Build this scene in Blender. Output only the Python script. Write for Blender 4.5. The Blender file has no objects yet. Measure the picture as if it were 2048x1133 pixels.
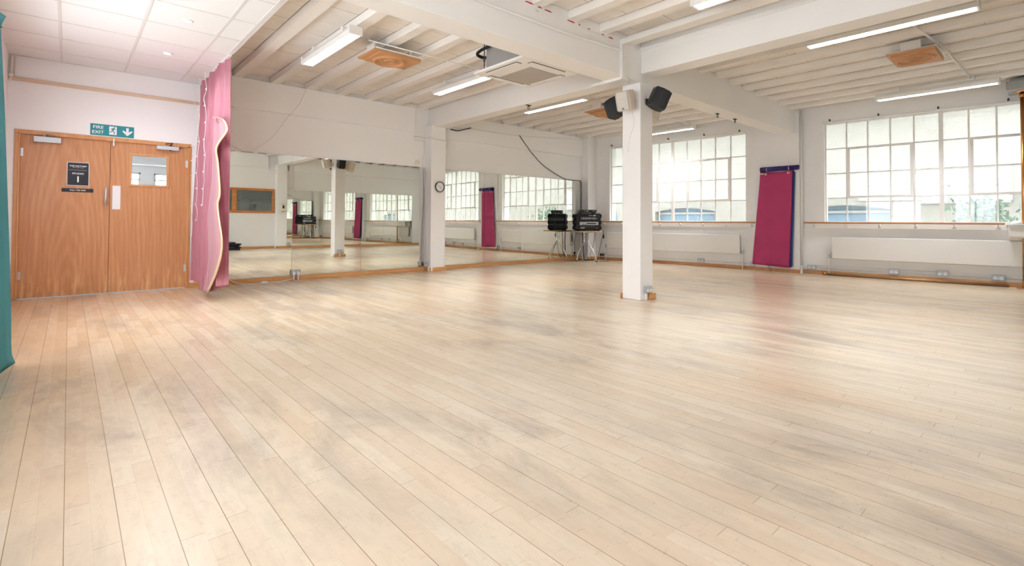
import bpy, bmesh, math, random
from mathutils import Vector, Matrix
random.seed(7)
scene = bpy.context.scene
COL = scene.collection
PI = math.pi

# ------------------------------------------------------------------ helpers
def lin(r, g, b):
    def f(c):
        c /= 255.0
        return c / 12.92 if c <= 0.04045 else ((c + 0.055) / 1.055) ** 2.4
    return (f(r), f(g), f(b), 1.0)

def obj(name, bm, mat, parent=None, smooth=False, kind=None):
    bmesh.ops.recalc_face_normals(bm, faces=bm.faces[:])
    me = bpy.data.meshes.new(name)
    bm.to_mesh(me); bm.free()
    if mat is not None:
        me.materials.append(mat)
    if smooth:
        for p in me.polygons:
            p.use_smooth = True
    o = bpy.data.objects.new(name, me)
    COL.objects.link(o)
    if parent is not None:
        o.parent = parent
    if kind:
        o['kind'] = kind
    return o

def tag(o, label, cat, group=None):
    o['label'] = label; o['category'] = cat
    if group:
        o['group'] = group
    return o

def thing(name, label, cat, loc=(0, 0, 0), rotz=0.0, group=None):
    o = bpy.data.objects.new(name, None)
    o.empty_display_size = 0.05
    COL.objects.link(o)
    o.location = loc; o.rotation_euler = (0, 0, rotz)
    return tag(o, label, cat, group)

def struct_root(name, loc=(0, 0, 0), rotz=0.0):
    o = bpy.data.objects.new(name, None)
    o.empty_display_size = 0.05
    COL.objects.link(o)
    o.location = loc; o.rotation_euler = (0, 0, rotz)
    o['kind'] = 'structure'
    return o

def struct(name, bm, mat, loc=None, rotz=0.0, label=None, cat=None):
    o = obj(name, bm, mat, kind='structure')
    if loc is not None:
        o.location = loc; o.rotation_euler = (0, 0, rotz)
    if label:
        o['label'] = label
    if cat:
        o['category'] = cat
    return o

def B():
    return bmesh.new()

def box(bm, x0, x1, y0, y1, z0, z1, bev=0.0, seg=2, M=None):
    vs = [bm.verts.new((x, y, z)) for x in (x0, x1) for y in (y0, y1) for z in (z0, z1)]
    idx = [(0, 1, 3, 2), (4, 6, 7, 5), (0, 4, 5, 1), (2, 3, 7, 6), (0, 2, 6, 4), (1, 5, 7, 3)]
    fs = [bm.faces.new([vs[i] for i in f]) for f in idx]
    geom = vs
    if bev > 0:
        es = list({e for f in fs for e in f.edges})
        r = bmesh.ops.bevel(bm, geom=es, offset=bev, segments=seg, profile=0.5, affect='EDGES')
        geom = list({v for f in r['faces'] for v in f.verts} | {v for v in vs if v.is_valid})
    if M is not None:
        bmesh.ops.transform(bm, matrix=M, verts=[v for v in geom if v.is_valid])
    return bm

def tube(bm, pts, r, n=8, cap=True, radii=None):
    pts = [Vector(p) for p in pts]
    rings = []
    prev = None
    for i, p in enumerate(pts):
        if i == 0:
            t = pts[1] - pts[0]
        elif i == len(pts) - 1:
            t = pts[-1] - pts[-2]
        else:
            t = (pts[i + 1] - pts[i]).normalized() + (pts[i] - pts[i - 1]).normalized()
        t.normalize()
        if prev is None:
            a = Vector((0, 0, 1)) if abs(t.z) < 0.9 else Vector((1, 0, 0))
            u = t.cross(a).normalized()
        else:
            u = (prev - t * prev.dot(t)).normalized()
        prev = u
        w = t.cross(u)
        rr = radii[i] if radii else r
        rings.append([bm.verts.new(p + (u * math.cos(2 * PI * k / n) + w * math.sin(2 * PI * k / n)) * rr) for k in range(n)])
    for a, b in zip(rings, rings[1:]):
        for k in range(n):
            bm.faces.new((a[k], a[(k + 1) % n], b[(k + 1) % n], b[k]))
    if cap:
        bm.faces.new(rings[0][::-1]); bm.faces.new(rings[-1])
    return bm

def spline(pts, n=8):
    """Catmull-Rom through the points."""
    P = [Vector(p) for p in pts]
    P = [P[0] * 2 - P[1]] + P + [P[-1] * 2 - P[-2]]
    out = []
    for i in range(1, len(P) - 2):
        for k in range(n):
            t = k / n
            a, b, c, d = P[i - 1], P[i], P[i + 1], P[i + 2]
            out.append(0.5 * ((2 * b) + (c - a) * t + (2 * a - 5 * b + 4 * c - d) * t * t + (3 * b - a - 3 * c + d) * t ** 3))
    out.append(P[-2])
    return out

def lathe(bm, prof, n=32, axis='Z', c=(0, 0, 0), close=True):
    """prof = list of (r, h). axis = direction of h."""
    c = Vector(c)
    ax = {'X': (Vector((0, 1, 0)), Vector((0, 0, 1)), Vector((1, 0, 0))),
          'Y': (Vector((1, 0, 0)), Vector((0, 0, 1)), Vector((0, 1, 0))),
          'Z': (Vector((1, 0, 0)), Vector((0, 1, 0)), Vector((0, 0, 1)))}[axis]
    rings = []
    for r, h in prof:
        if r < 1e-6:
            rings.append([bm.verts.new(c + ax[2] * h)])
        else:
            rings.append([bm.verts.new(c + (ax[0] * math.cos(2 * PI * k / n) + ax[1] * math.sin(2 * PI * k / n)) * r + ax[2] * h) for k in range(n)])
    for a, b in zip(rings, rings[1:]):
        for k in range(n):
            if len(a) == 1 and len(b) == 1:
                continue
            if len(a) == 1:
                bm.faces.new((a[0], b[k], b[(k + 1) % n]))
            elif len(b) == 1:
                bm.faces.new((a[k], a[(k + 1) % n], b[0]))
            else:
                bm.faces.new((a[k], a[(k + 1) % n], b[(k + 1) % n], b[k]))
    if close:
        if len(rings[0]) > 2:
            bm.faces.new(rings[0][::-1])
        if len(rings[-1]) > 2:
            bm.faces.new(rings[-1])
    return bm

def prism(bm, poly, h0, h1, plane='XZ'):
    """extruded polygon; plane 'XZ' extrudes along Y, 'XY' along Z, 'YZ' along X."""
    def P(a, b, h):
        return {'XZ': (a, h, b), 'XY': (a, b, h), 'YZ': (h, a, b)}[plane]
    A = [bm.verts.new(P(a, b, h0)) for a, b in poly]
    C = [bm.verts.new(P(a, b, h1)) for a, b in poly]
    n = len(poly)
    bm.faces.new(A[::-1]); bm.faces.new(C)
    for k in range(n):
        bm.faces.new((A[k], A[(k + 1) % n], C[(k + 1) % n], C[k]))
    return bm

def text_bm(s, size, depth=0.001, bold=0.0, xs=1.0):
    """a bmesh of the text lying in local XZ, facing -Y, centred on the origin."""
    cu = bpy.data.curves.new('lettering_curve', 'FONT')
    cu.body = s; cu.size = size; cu.extrude = depth; cu.offset = bold * size
    cu.align_x = 'CENTER'; cu.align_y = 'CENTER'; cu.resolution_u = 3
    o = bpy.data.objects.new('lettering_curve', cu)
    COL.objects.link(o)
    bpy.context.view_layer.update()
    dg = bpy.context.evaluated_depsgraph_get()
    me = bpy.data.meshes.new_from_object(o.evaluated_get(dg))
    bm = bmesh.new(); bm.from_mesh(me)
    bpy.data.objects.remove(o); bpy.data.curves.remove(cu); bpy.data.meshes.remove(me)
    bmesh.ops.transform(bm, matrix=Matrix.Diagonal((xs, 1, 1, 1)), verts=bm.verts[:])
    bmesh.ops.transform(bm, matrix=Matrix.Rotation(PI / 2, 4, 'X'), verts=bm.verts[:])
    return bm

def text(s, size, loc, mat, parent, name='lettering', bold=0.0, xs=1.0, depth=0.0006):
    bm = text_bm(s, size, depth, bold, xs)
    bmesh.ops.translate(bm, vec=loc, verts=bm.verts[:])
    return obj(name, bm, mat, parent)

def dup(o, loc=None, rotz=None, label=None, parent=None):
    c = o.copy(); COL.objects.link(c)
    if parent is not None:
        c.parent = parent
    if loc is not None:
        c.location = loc
    if rotz is not None:
        c.rotation_euler = (0, 0, rotz)
    if label:
        c['label'] = label
    for ch in list(o.children):
        dup(ch, parent=c)
    return c

# ------------------------------------------------------------------ materials
class NT:
    def __init__(self, name):
        self.m = bpy.data.materials.new(name)
        self.m.use_nodes = True
        self.t = self.m.node_tree
        self.b = self.t.nodes['Principled BSDF']
        self.out = self.t.nodes['Material Output']
    def n(self, typ, **kw):
        nd = self.t.nodes.new(typ)
        for k, v in kw.items():
            setattr(nd, k, v)
        return nd
    def set(self, sock, v):
        if hasattr(v, 'links') or hasattr(v, 'is_linked'):
            self.t.links.new(v, sock)
        else:
            sock.default_value = v
    def math(self, op, a, b=0.0, c=None, clamp=False):
        nd = self.n('ShaderNodeMath', operation=op); nd.use_clamp = clamp
        self.set(nd.inputs[0], a); self.set(nd.inputs[1], b)
        if c is not None:
            self.set(nd.inputs[2], c)
        return nd.outputs[0]
    def mix(self, f, a, b, blend='MIX'):
        nd = self.n('ShaderNodeMix', data_type='RGBA', blend_type=blend)
        self.set(nd.inputs[0], f); self.set(nd.inputs[6], a); self.set(nd.inputs[7], b)
        return nd.outputs[2]
    def ramp(self, f, stops):
        nd = self.n('ShaderNodeValToRGB')
        e = nd.color_ramp.elements
        while len(e) < len(stops):
            e.new(0.5)
        for el, (p, c) in zip(e, stops):
            el.position = p; el.color = c if len(c) == 4 else (*c, 1)
        self.set(nd.inputs[0], f)
        return nd.outputs[0]
    def noise(self, vec, scale, detail=3.0, rough=0.5, dist=0.0):
        nd = self.n('ShaderNodeTexNoise')
        if vec is not None:
            self.set(nd.inputs['Vector'], vec)
        nd.inputs['Scale'].default_value = scale; nd.inputs['Detail'].default_value = detail
        nd.inputs['Roughness'].default_value = rough; nd.inputs['Distortion'].default_value = dist
        return nd.outputs[0]
    def coord(self, which='Object', scale=(1, 1, 1), rot=(0, 0, 0)):
        if which == 'Position':
            src = self.n('ShaderNodeNewGeometry').outputs['Position']
        else:
            src = self.n('ShaderNodeTexCoord').outputs[which]
        mp = self.n('ShaderNodeMapping')
        mp.inputs['Scale'].default_value = scale; mp.inputs['Rotation'].default_value = rot
        self.set(mp.inputs[0], src)
        return mp.outputs[0]
    def bump(self, h, strength=0.2, dist=0.01):
        nd = self.n('ShaderNodeBump')
        nd.inputs['Strength'].default_value = strength; nd.inputs['Distance'].default_value = dist
        self.set(nd.inputs['Height'], h)
        self.t.links.new(nd.outputs[0], self.b.inputs['Normal'])

def plain(name, col, rough=0.5, metal=0.0, var=0.04, scale=6.0, bump=0.0, bscale=60.0, spec=0.5):
    k = NT(name)
    v = k.noise(k.coord('Object'), scale, 4)
    f = k.math('MULTIPLY_ADD', v, 2 * var, 1.0 - var)
    c = k.n('ShaderNodeMix', data_type='RGBA', blend_type='MULTIPLY')
    c.inputs[0].default_value = 1.0
    c.inputs[6].default_value = col
    k.t.links.new(f, c.inputs[7])
    k.t.links.new(c.outputs[2], k.b.inputs['Base Color'])
    k.b.inputs['Roughness'].default_value = rough
    k.b.inputs['Metallic'].default_value = metal
    k.b.inputs['Specular IOR Level'].default_value = spec
    if bump:
        k.bump(k.noise(k.coord('Object'), bscale, 3), bump, 0.004)
    return k.m

def emit(name, col, strength):
    k = NT(name)
    e = k.n('ShaderNodeEmission')
    e.inputs[0].default_value = col; e.inputs[1].default_value = strength
    k.t.links.new(e.outputs[0], k.out.inputs[0])
    return k.m

def brick_paint(name, col):
    k = NT(name)
    uv = k.n('ShaderNodeCombineXYZ')
    sp = k.n('ShaderNodeSeparateXYZ')
    k.t.links.new(k.n('ShaderNodeTexCoord').outputs['Object'], sp.inputs[0])
    k.t.links.new(sp.outputs[0], uv.inputs[0]); k.t.links.new(sp.outputs[2], uv.inputs[1])
    br = k.n('ShaderNodeTexBrick')
    br.inputs['Scale'].default_value = 1.0; br.inputs['Brick Width'].default_value = 0.225
    br.inputs['Row Height'].default_value = 0.075; br.inputs['Mortar Size'].default_value = 0.006
    br.inputs['Mortar Smooth'].default_value = 0.6
    k.t.links.new(uv.outputs[0], br.inputs['Vector'])
    v = k.noise(k.coord('Object'), 3, 4)
    k.t.links.new(k.ramp(v, [(0.3, [c * 0.97 for c in col[:3]]), (0.7, col)]), k.b.inputs['Base Color'])
    k.b.inputs['Roughness'].default_value = 0.55
    k.bump(br.outputs['Fac'], -0.18, 0.004)
    return k.m

def wood(name, c1, c2, c3, grain=(14, 14, 1.2), rough=0.35, arch=0.0):
    k = NT(name)
    vec = k.coord('Object', grain)
    n1 = k.noise(vec, 1.6, 5, 0.6, 0.6)
    col = k.ramp(n1, [(0.28, c1), (0.5, c2), (0.75, c3)])
    if arch:
        w = k.n('ShaderNodeTexWave', wave_type='RINGS', rings_direction='SPHERICAL')
        w.inputs['Scale'].default_value = 3.2; w.inputs['Distortion'].default_value = 5.0
        w.inputs['Detail'].default_value = 2.0; w.inputs['Detail Scale'].default_value = 1.4
        k.t.links.new(k.coord('Object', (1.8, 1.0, 0.32)), w.inputs['Vector'])
        f = k.math('MULTIPLY', w.outputs['Fac'], arch)
        col = k.mix(f, col, c1)
    k.t.links.new(col, k.b.inputs['Base Color'])
    k.b.inputs['Roughness'].default_value = rough
    return k.m

M = {}
M['wall'] = plain('white_wall_paint', lin(249, 248, 247), 0.6, var=0.010, scale=1.5, bump=0.04, bscale=40)
M['brick'] = brick_paint('white_painted_brick', lin(248, 248, 248))
M['gloss_white'] = plain('white_gloss_paint', lin(242, 240, 236), 0.35, var=0.01)
M['plastic_white'] = plain('white_plastic', lin(240, 241, 243), 0.35, var=0.01)
M['cream'] = plain('cream_plastic', lin(240, 233, 219), 0.45, var=0.02)
M['steel'] = plain('brushed_steel', lin(205, 208, 212), 0.32, metal=0.85, var=0.06)
M['chrome'] = plain('chrome', lin(225, 225, 225), 0.12, metal=1.0, var=0.02)
M['socket_steel'] = plain('grey_metal_socket', lin(186, 192, 200), 0.4, metal=0.3, var=0.03)
M['silver'] = plain('silver_paint', lin(208, 212, 216), 0.4, metal=0.35, var=0.02)
M['dark_metal'] = plain('dark_metal', lin(70, 68, 66), 0.4, metal=0.6, var=0.05)
M['black'] = plain('black_plastic', lin(34, 36, 40), 0.45, var=0.1)
M['black_soft'] = plain('black_rubber', lin(26, 27, 30), 0.6, var=0.15)
M['brass'] = plain('polished_brass', lin(196, 142, 92), 0.28, metal=1.0, var=0.05)
M['aged_brass'] = plain('aged_brass', lin(178, 138, 100), 0.42, metal=0.8, var=0.1, scale=3)
M['copper_tan'] = plain('tan_moulded_panel', lin(204, 152, 106), 0.55, var=0.05, scale=9)
M['pink'] = None
M['teal'] = plain('teal_stretch_fabric', lin(52, 140, 150), 0.75, var=0.09, scale=3, bump=0.08, bscale=300)
M['hem'] = plain('cream_hem_braid', lin(222, 203, 165), 0.8, var=0.1, scale=40)
M['magenta'] = plain('magenta_foam_mat', lin(184, 64, 110), 0.85, var=0.2, scale=2.6, bump=0.1, bscale=250)
M['purple'] = plain('purple_foam_mat', lin(60, 46, 112), 0.85, var=0.08, scale=8, bump=0.1, bscale=250)
M['blue'] = plain('blue_foam_mat', lin(52, 96, 138), 0.85, var=0.08, scale=8, bump=0.1, bscale=250)
M['green_sign'] = plain('green_sign_face', lin(22, 142, 150), 0.45, var=0.02)
M['sign_white'] = plain('sign_white', lin(245, 246, 246), 0.45, var=0.01)
M['sign_black'] = plain('black_sign_face', lin(34, 34, 46), 0.4, var=0.05)
M['red_paint'] = plain('red_paint_line', lin(196, 60, 66), 0.7, var=0.2, scale=30)
M['grey_duct'] = plain('grey_sheet_metal', lin(168, 168, 166), 0.45, metal=0.2, var=0.05)
M['grille'] = None
M['table_wood'] = wood('table_top_wood', lin(196, 150, 98), lin(214, 168, 114), lin(224, 184, 132), (3, 14, 14))
M['pine'] = wood('pine_skirting', lin(202, 144, 88), lin(216, 160, 104), lin(226, 174, 120), (1.2, 14, 14), 0.38)
M['pine_y'] = wood('pine_skirting_side', lin(190, 132, 84), lin(208, 152, 100), lin(220, 170, 118), (1.2, 14, 14), 0.4)
M['barre'] = wood('barre_wood', lin(176, 118, 72), lin(192, 136, 88), lin(204, 152, 104), (1.2, 20, 20), 0.35)
M['door'] = wood('oak_veneer', lin(172, 106, 60), lin(194, 126, 76), lin(210, 146, 94), (16, 16, 1.1), 0.32, arch=0.55)
M['door_trim'] = wood('oak_door_trim', lin(202, 142, 90), lin(214, 156, 104), lin(222, 170, 120), (14, 14, 1.3), 0.32)
M['oak_frame'] = wood('oak_window_frame', lin(190, 116, 58), lin(206, 132, 70), lin(216, 146, 84), (3, 10, 10), 0.35)

# skirting run along the door worn at the bottom
def door_worn():
    k = NT('oak_veneer_worn')
    vec = k.coord('Object', (16, 16, 1.1))
    n1 = k.noise(vec, 1.6, 5, 0.6, 0.6)
    col = k.ramp(n1, [(0.25, lin(196, 136, 90)), (0.5, lin(208, 150, 104)), (0.78, lin(217, 163, 116))])
    w = k.n('ShaderNodeTexWave', wave_type='RINGS', rings_direction='SPHERICAL')
    w.inputs['Scale'].default_value = 3.4; w.inputs['Distortion'].default_value = 5.5
    w.inputs['Detail'].default_value = 2.5; w.inputs['Detail Scale'].default_value = 1.4
    k.t.links.new(k.coord('Object', (2.0, 1.0, 0.30)), w.inputs['Vector'])
    col = k.mix(k.math('MULTIPLY', w.outputs['Fac'], 0.30), col, lin(182, 118, 74))
    # worn, bleached streaks low on the leaf
    sp = k.n('ShaderNodeSeparateXYZ')
    k.t.links.new(k.n('ShaderNodeTexCoord').outputs['Object'], sp.inputs[0])
    low = k.math('SUBTRACT', 1.0, k.math('DIVIDE', sp.outputs[2], 0.42), clamp=True)
    st = k.noise(k.coord('Object', (22, 22, 3)), 1.0, 4, 0.6)
    m = k.math('MULTIPLY', k.math('MULTIPLY', k.math('SUBTRACT', st, 0.5, clamp=True), 7.0), low, clamp=True)
    col = k.mix(m, col, lin(228, 182, 128))
    k.t.links.new(col, k.b.inputs['Base Color'])
    k.b.inputs['Roughness'].default_value = 0.3
    return k.m
M['door'] = door_worn()

def pink_fabric():
    k = NT('pink_curtain_fabric')
    n = k.noise(k.coord('Object', (40, 40, 3)), 1.0, 4)
    k.t.links.new(k.ramp(n, [(0.3, lin(180, 112, 128)), (0.7, lin(200, 132, 148))]), k.b.inputs['Base Color'])
    k.b.inputs['Roughness'].default_value = 0.7
    k.b.inputs['Sheen Weight'].default_value = 0.35
    tr = k.n('ShaderNodeBsdfTranslucent'); tr.inputs[0].default_value = lin(214, 140, 152)
    mx = k.n('ShaderNodeMixShader'); mx.inputs[0].default_value = 0.14
    k.t.links.new(k.b.outputs[0], mx.inputs[1]); k.t.links.new(tr.outputs[0], mx.inputs[2])
    k.t.links.new(mx.outputs[0], k.out.inputs[0])
    return k.m
M['pink'] = pink_fabric()

def floor_mat():
    k = NT('bleached_strip_floor')
    sp = k.n('ShaderNodeSeparateXYZ')
    pos = k.n('ShaderNodeNewGeometry').outputs['Position']
    k.t.links.new(pos, sp.inputs[0])
    X = k.math('SUBTRACT', sp.outputs[0], 0.004); Y = sp.outputs[1]
    a = k.math('DIVIDE', X, 0.0676)
    row = k.math('FLOOR', a); fx = k.math('FRACT', a)
    fp = k.math('FRACT', k.math('DIVIDE', X, 0.1352))
    wn = k.n('ShaderNodeTexWhiteNoise', noise_dimensions='1D'); k.t.links.new(row, wn.inputs['W'])
    yo = k.math('ADD', k.math('DIVIDE', Y, 0.95), k.math('MULTIPLY', wn.outputs['Value'], 13.0))
    brd = k.math('FLOOR', yo); fy = k.math('FRACT', yo)
    cmb = k.n('ShaderNodeCombineXYZ'); k.t.links.new(row, cmb.inputs[0]); k.t.links.new(brd, cmb.inputs[1])
    wb = k.n('ShaderNodeTexWhiteNoise', noise_dimensions='2D'); k.t.links.new(cmb.outputs[0], wb.inputs['Vector'])
    col = k.ramp(wb.outputs['Value'], [(0.0, lin(206, 178, 144)), (0.3, lin(213, 188, 155)), (0.62, lin(218, 196, 166)),
                                        (0.88, lin(222, 203, 176)), (1.0, lin(208, 174, 136))])
    # grain, running with the boards
    g = k.noise(k.coord('Position', (55, 3.0, 1)), 1.0, 5, 0.65)
    col = k.mix(k.math('MULTIPLY', k.math('SUBTRACT', g, 0.42, clamp=True), 0.9), col, lin(196, 166, 134))
    # pale pool by the viewpoint paints in window glare; bleached patches, orange varnish
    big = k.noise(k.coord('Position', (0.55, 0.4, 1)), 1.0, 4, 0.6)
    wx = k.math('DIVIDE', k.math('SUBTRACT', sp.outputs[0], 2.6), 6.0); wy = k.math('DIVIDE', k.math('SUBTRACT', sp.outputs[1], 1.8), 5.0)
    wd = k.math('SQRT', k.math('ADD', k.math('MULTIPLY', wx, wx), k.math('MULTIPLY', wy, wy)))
    near_glare = k.math('MULTIPLY', k.math('SUBTRACT', 1.15, wd, clamp=True), k.math('MULTIPLY_ADD', big, 0.9, 0.35), clamp=True)
    wf = k.math('MAXIMUM', k.math('MULTIPLY', near_glare, 0.70), k.math('MULTIPLY', k.math('SUBTRACT', big, 0.40, clamp=True), 1.4))
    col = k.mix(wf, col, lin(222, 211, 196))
    var = k.noise(k.coord('Position', (0.8, 0.5, 1), (0, 0, 0.4)), 1.0, 3, 0.5)
    col = k.mix(k.ramp(var, [(0.52, (0, 0, 0)), (0.74, (0.35, 0.35, 0.35))]), col, lin(218, 178, 136))
    ex = k.math('DIVIDE', k.math('SUBTRACT', 0.55, sp.outputs[0]), 1.1, clamp=True)
    ey = k.math('DIVIDE', k.math('SUBTRACT', sp.outputs[1], 1.4), 3.0, clamp=True)
    em = k.math('MULTIPLY', k.math('MULTIPLY', ex, ey), k.math('MULTIPLY_ADD', var, 1.4, 0.15), clamp=True)
    col = k.mix(k.math('MULTIPLY', em, 0.6), col, lin(200, 154, 112))
    # grey scuffs
    sc = k.noise(k.coord('Position', (2.6, 0.95, 1)), 1.0, 6, 0.68, 0.4)
    sm = k.noise(k.coord('Position', (0.5, 0.35, 1)), 1.3, 2)
    sf = k.math('MULTIPLY', k.ramp(sc, [(0.46, (0, 0, 0)), (0.68, (1, 1, 1))]), k.ramp(sm, [(0.36, (0, 0, 0)), (0.58, (1, 1, 1))]))
    col = k.mix(k.math('MULTIPLY', sf, 0.62), col, lin(142, 134, 130))
    mot = k.noise(k.coord('Position', (26, 7, 1)), 1.0, 5, 0.7, 0.3)
    col = k.mix(k.math('MULTIPLY', k.math('SUBTRACT', mot, 0.5, clamp=True), 1.3, clamp=True), col, lin(184, 158, 134))
    # fine scratches
    fs = k.noise(k.coord('Position', (18, 60, 1)), 1.0, 3, 0.7)
    col = k.mix(k.math('MULTIPLY', k.math('SUBTRACT', fs, 0.60, clamp=True), 2.4, clamp=True), col, lin(150, 122, 96))
    # seams
    s1 = k.math('LESS_THAN', fp, 0.018)
    s2 = k.math('LESS_THAN', fx, 0.022)
    s3 = k.math('MULTIPLY', k.math('LESS_THAN', fy, 0.0028), k.math('GREATER_THAN', wb.outputs['Value'], 0.35))
    dn = k.noise(k.coord('Position', (3, 1.2, 1)), 1.0, 3)
    s1 = k.math('MULTIPLY', s1, k.math('MULTIPLY_ADD', dn, 0.9, 0.25))
    s2 = k.math('MULTIPLY', s2, 0.12)
    seam = k.math('MAXIMUM', k.math('MAXIMUM', s1, s2), k.math('MULTIPLY', s3, 0.45))
    col = k.mix(seam, col, lin(120, 92, 66))
    k.t.links.new(col, k.b.inputs['Base Color'])
    k.b.inputs['Roughness'].default_value = 0.25
    k.b.inputs['Specular IOR Level'].default_value = 0.4
    k.bump(k.math('MULTIPLY_ADD', seam, -1.0, k.math('MULTIPLY', g, 0.15)), 0.12, 0.002)
    return k.m
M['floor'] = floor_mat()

def deck_mat():
    k = NT('painted_ceiling_slabs')
    sp = k.n('ShaderNodeSeparateXYZ')
    k.t.links.new(k.n('ShaderNodeNewGeometry').outputs['Position'], sp.inputs[0])
    fl = k.math('FLOOR', k.math('DIVIDE', k.math('ADD', sp.outputs[0], -1.846), 0.545))
    wn = k.n('ShaderNodeTexWhiteNoise', noise_dimensions='1D'); k.t.links.new(fl, wn.inputs['W'])
    fy = k.math('FRACT', k.math('ADD', k.math('DIVIDE', sp.outputs[1], 0.46), wn.outputs['Value']))
    brk = k.noise(k.coord('Position', (3, 3, 3)), 1.0, 2)
    seam = k.math('MULTIPLY', k.math('LESS_THAN', fy, 0.016), k.ramp(brk, [(0.40, (0, 0, 0)), (0.6, (1, 1, 1))]))
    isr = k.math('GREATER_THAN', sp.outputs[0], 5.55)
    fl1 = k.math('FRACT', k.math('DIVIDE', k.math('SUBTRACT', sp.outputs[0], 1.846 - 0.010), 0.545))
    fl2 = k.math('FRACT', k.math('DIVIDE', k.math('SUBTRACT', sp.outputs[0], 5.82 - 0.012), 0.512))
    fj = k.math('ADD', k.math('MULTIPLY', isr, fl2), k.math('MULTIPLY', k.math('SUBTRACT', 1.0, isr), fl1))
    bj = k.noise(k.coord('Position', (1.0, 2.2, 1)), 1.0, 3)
    gap_shadow = k.math('MULTIPLY', k.math('LESS_THAN', fj, 0.042), k.ramp(bj, [(0.32, (0, 0, 0)), (0.5, (1, 1, 1))]))  # shadow gaps beside the joists, painted dark into the slab colour
    seam = k.math('MAXIMUM', seam, gap_shadow)
    n = k.noise(k.coord('Position', (5, 5, 5)), 1.0, 5, 0.65)
    col = k.ramp(n, [(0.3, lin(238, 230, 220)), (0.7, lin(247, 242, 235))])
    st = k.noise(k.coord('Position', (60, 14, 1)), 1.0, 3, 0.7)
    col = k.mix(k.math('MULTIPLY', k.math('SUBTRACT', st, 0.62, clamp=True), 1.6, clamp=True), col, lin(196, 176, 152))
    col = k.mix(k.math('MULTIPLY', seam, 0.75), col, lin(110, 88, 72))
    k.t.links.new(col, k.b.inputs['Base Color'])
    k.b.inputs['Roughness'].default_value = 0.85
    k.bump(k.math('MULTIPLY_ADD', seam, -1.0, st), 0.35, 0.006)
    return k.m
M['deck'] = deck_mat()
M['joist'] = plain('painted_joist', lin(246, 241, 235), 0.75, var=0.03, scale=9, bump=0.3, bscale=22)
M['beam'] = plain('painted_beam', lin(248, 246, 243), 0.65, var=0.015, scale=2, bump=0.05, bscale=20)
M['tile'] = plain('ceiling_tile', lin(240, 240, 240), 0.85, var=0.008, scale=2, bump=0.08, bscale=200)

def mirror_mat():
    k = NT('mirror_glass')
    g = k.n('ShaderNodeBsdfGlossy'); g.inputs['Roughness'].default_value = 0.0
    n = k.noise(k.coord('Object'), 0.6, 2)
    k.t.links.new(k.ramp(n, [(0.2, (0.86, 0.875, 0.825)), (0.8, (0.885, 0.895, 0.845))]), g.inputs[0])
    k.t.links.new(g.outputs[0], k.out.inputs[0])
    return k.m
M['mirror'] = mirror_mat()

def glass_mat(name, tint, gl=0.06, haze=0.0, hazecol=(0.8, 0.85, 0.8, 1)):
    k = NT(name)
    t = k.n('ShaderNodeBsdfTransparent')
    n = k.noise(k.coord('Object', (1.2, 1.2, 1.2)), 2.0, 3)
    k.t.links.new(k.ramp(n, [(0.3, [c * 0.96 for c in tint[:3]]), (0.7, tint)]), t.inputs[0])
    g = k.n('ShaderNodeBsdfGlossy'); g.inputs['Roughness'].default_value = 0.02
    mx = k.n('ShaderNodeMixShader'); mx.inputs[0].default_value = gl
    k.t.links.new(t.outputs[0], mx.inputs[1]); k.t.links.new(g.outputs[0], mx.inputs[2])
    last = mx
    if haze:
        tr = k.n('ShaderNodeBsdfTranslucent'); tr.inputs[0].default_value = hazecol
        df = k.n('ShaderNodeBsdfDiffuse'); df.inputs[0].default_value = hazecol
        m3 = k.n('ShaderNodeMixShader'); m3.inputs[0].default_value = 0.25
        k.t.links.new(tr.outputs[0], m3.inputs[1]); k.t.links.new(df.outputs[0], m3.inputs[2])
        m2 = k.n('ShaderNodeMixShader')
        sp = k.n('ShaderNodeSeparateXYZ')
        k.t.links.new(k.n('ShaderNodeNewGeometry').outputs['Position'], sp.inputs[0])
        # dirtier panes above the bottom row
        f = k.math('MULTIPLY', k.math('GREATER_THAN', sp.outputs[2], 1.475), haze)
        k.t.links.new(k.math('ADD', f, 0.05), m2.inputs[0])
        k.t.links.new(last.outputs[0], m2.inputs[1]); k.t.links.new(m3.outputs[0], m2.inputs[2])
        last = m2
    k.t.links.new(last.outputs[0], k.out.inputs[0])
    return k.m
M['glass'] = glass_mat('window_glass', (0.965, 0.97, 0.955, 1), 0.05, 0.20, (0.86, 0.87, 0.83, 1))
M['clear'] = glass_mat('clear_glass', (0.97, 0.98, 0.98, 1), 0.05)

def grille_mat():
    k = NT('grey_mesh_grille')
    w = k.n('ShaderNodeTexWave', bands_direction='Y'); w.inputs['Scale'].default_value = 22
    w.inputs['Distortion'].default_value = 0.3
    k.t.links.new(k.coord('Object'), w.inputs['Vector'])
    k.t.links.new(k.ramp(w.outputs['Fac'], [(0.2, lin(160, 152, 142)), (0.8, lin(200, 194, 184))]), k.b.inputs['Base Color'])
    k.b.inputs['Roughness'].default_value = 0.6
    return k.m
M['grille'] = grille_mat()

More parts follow.
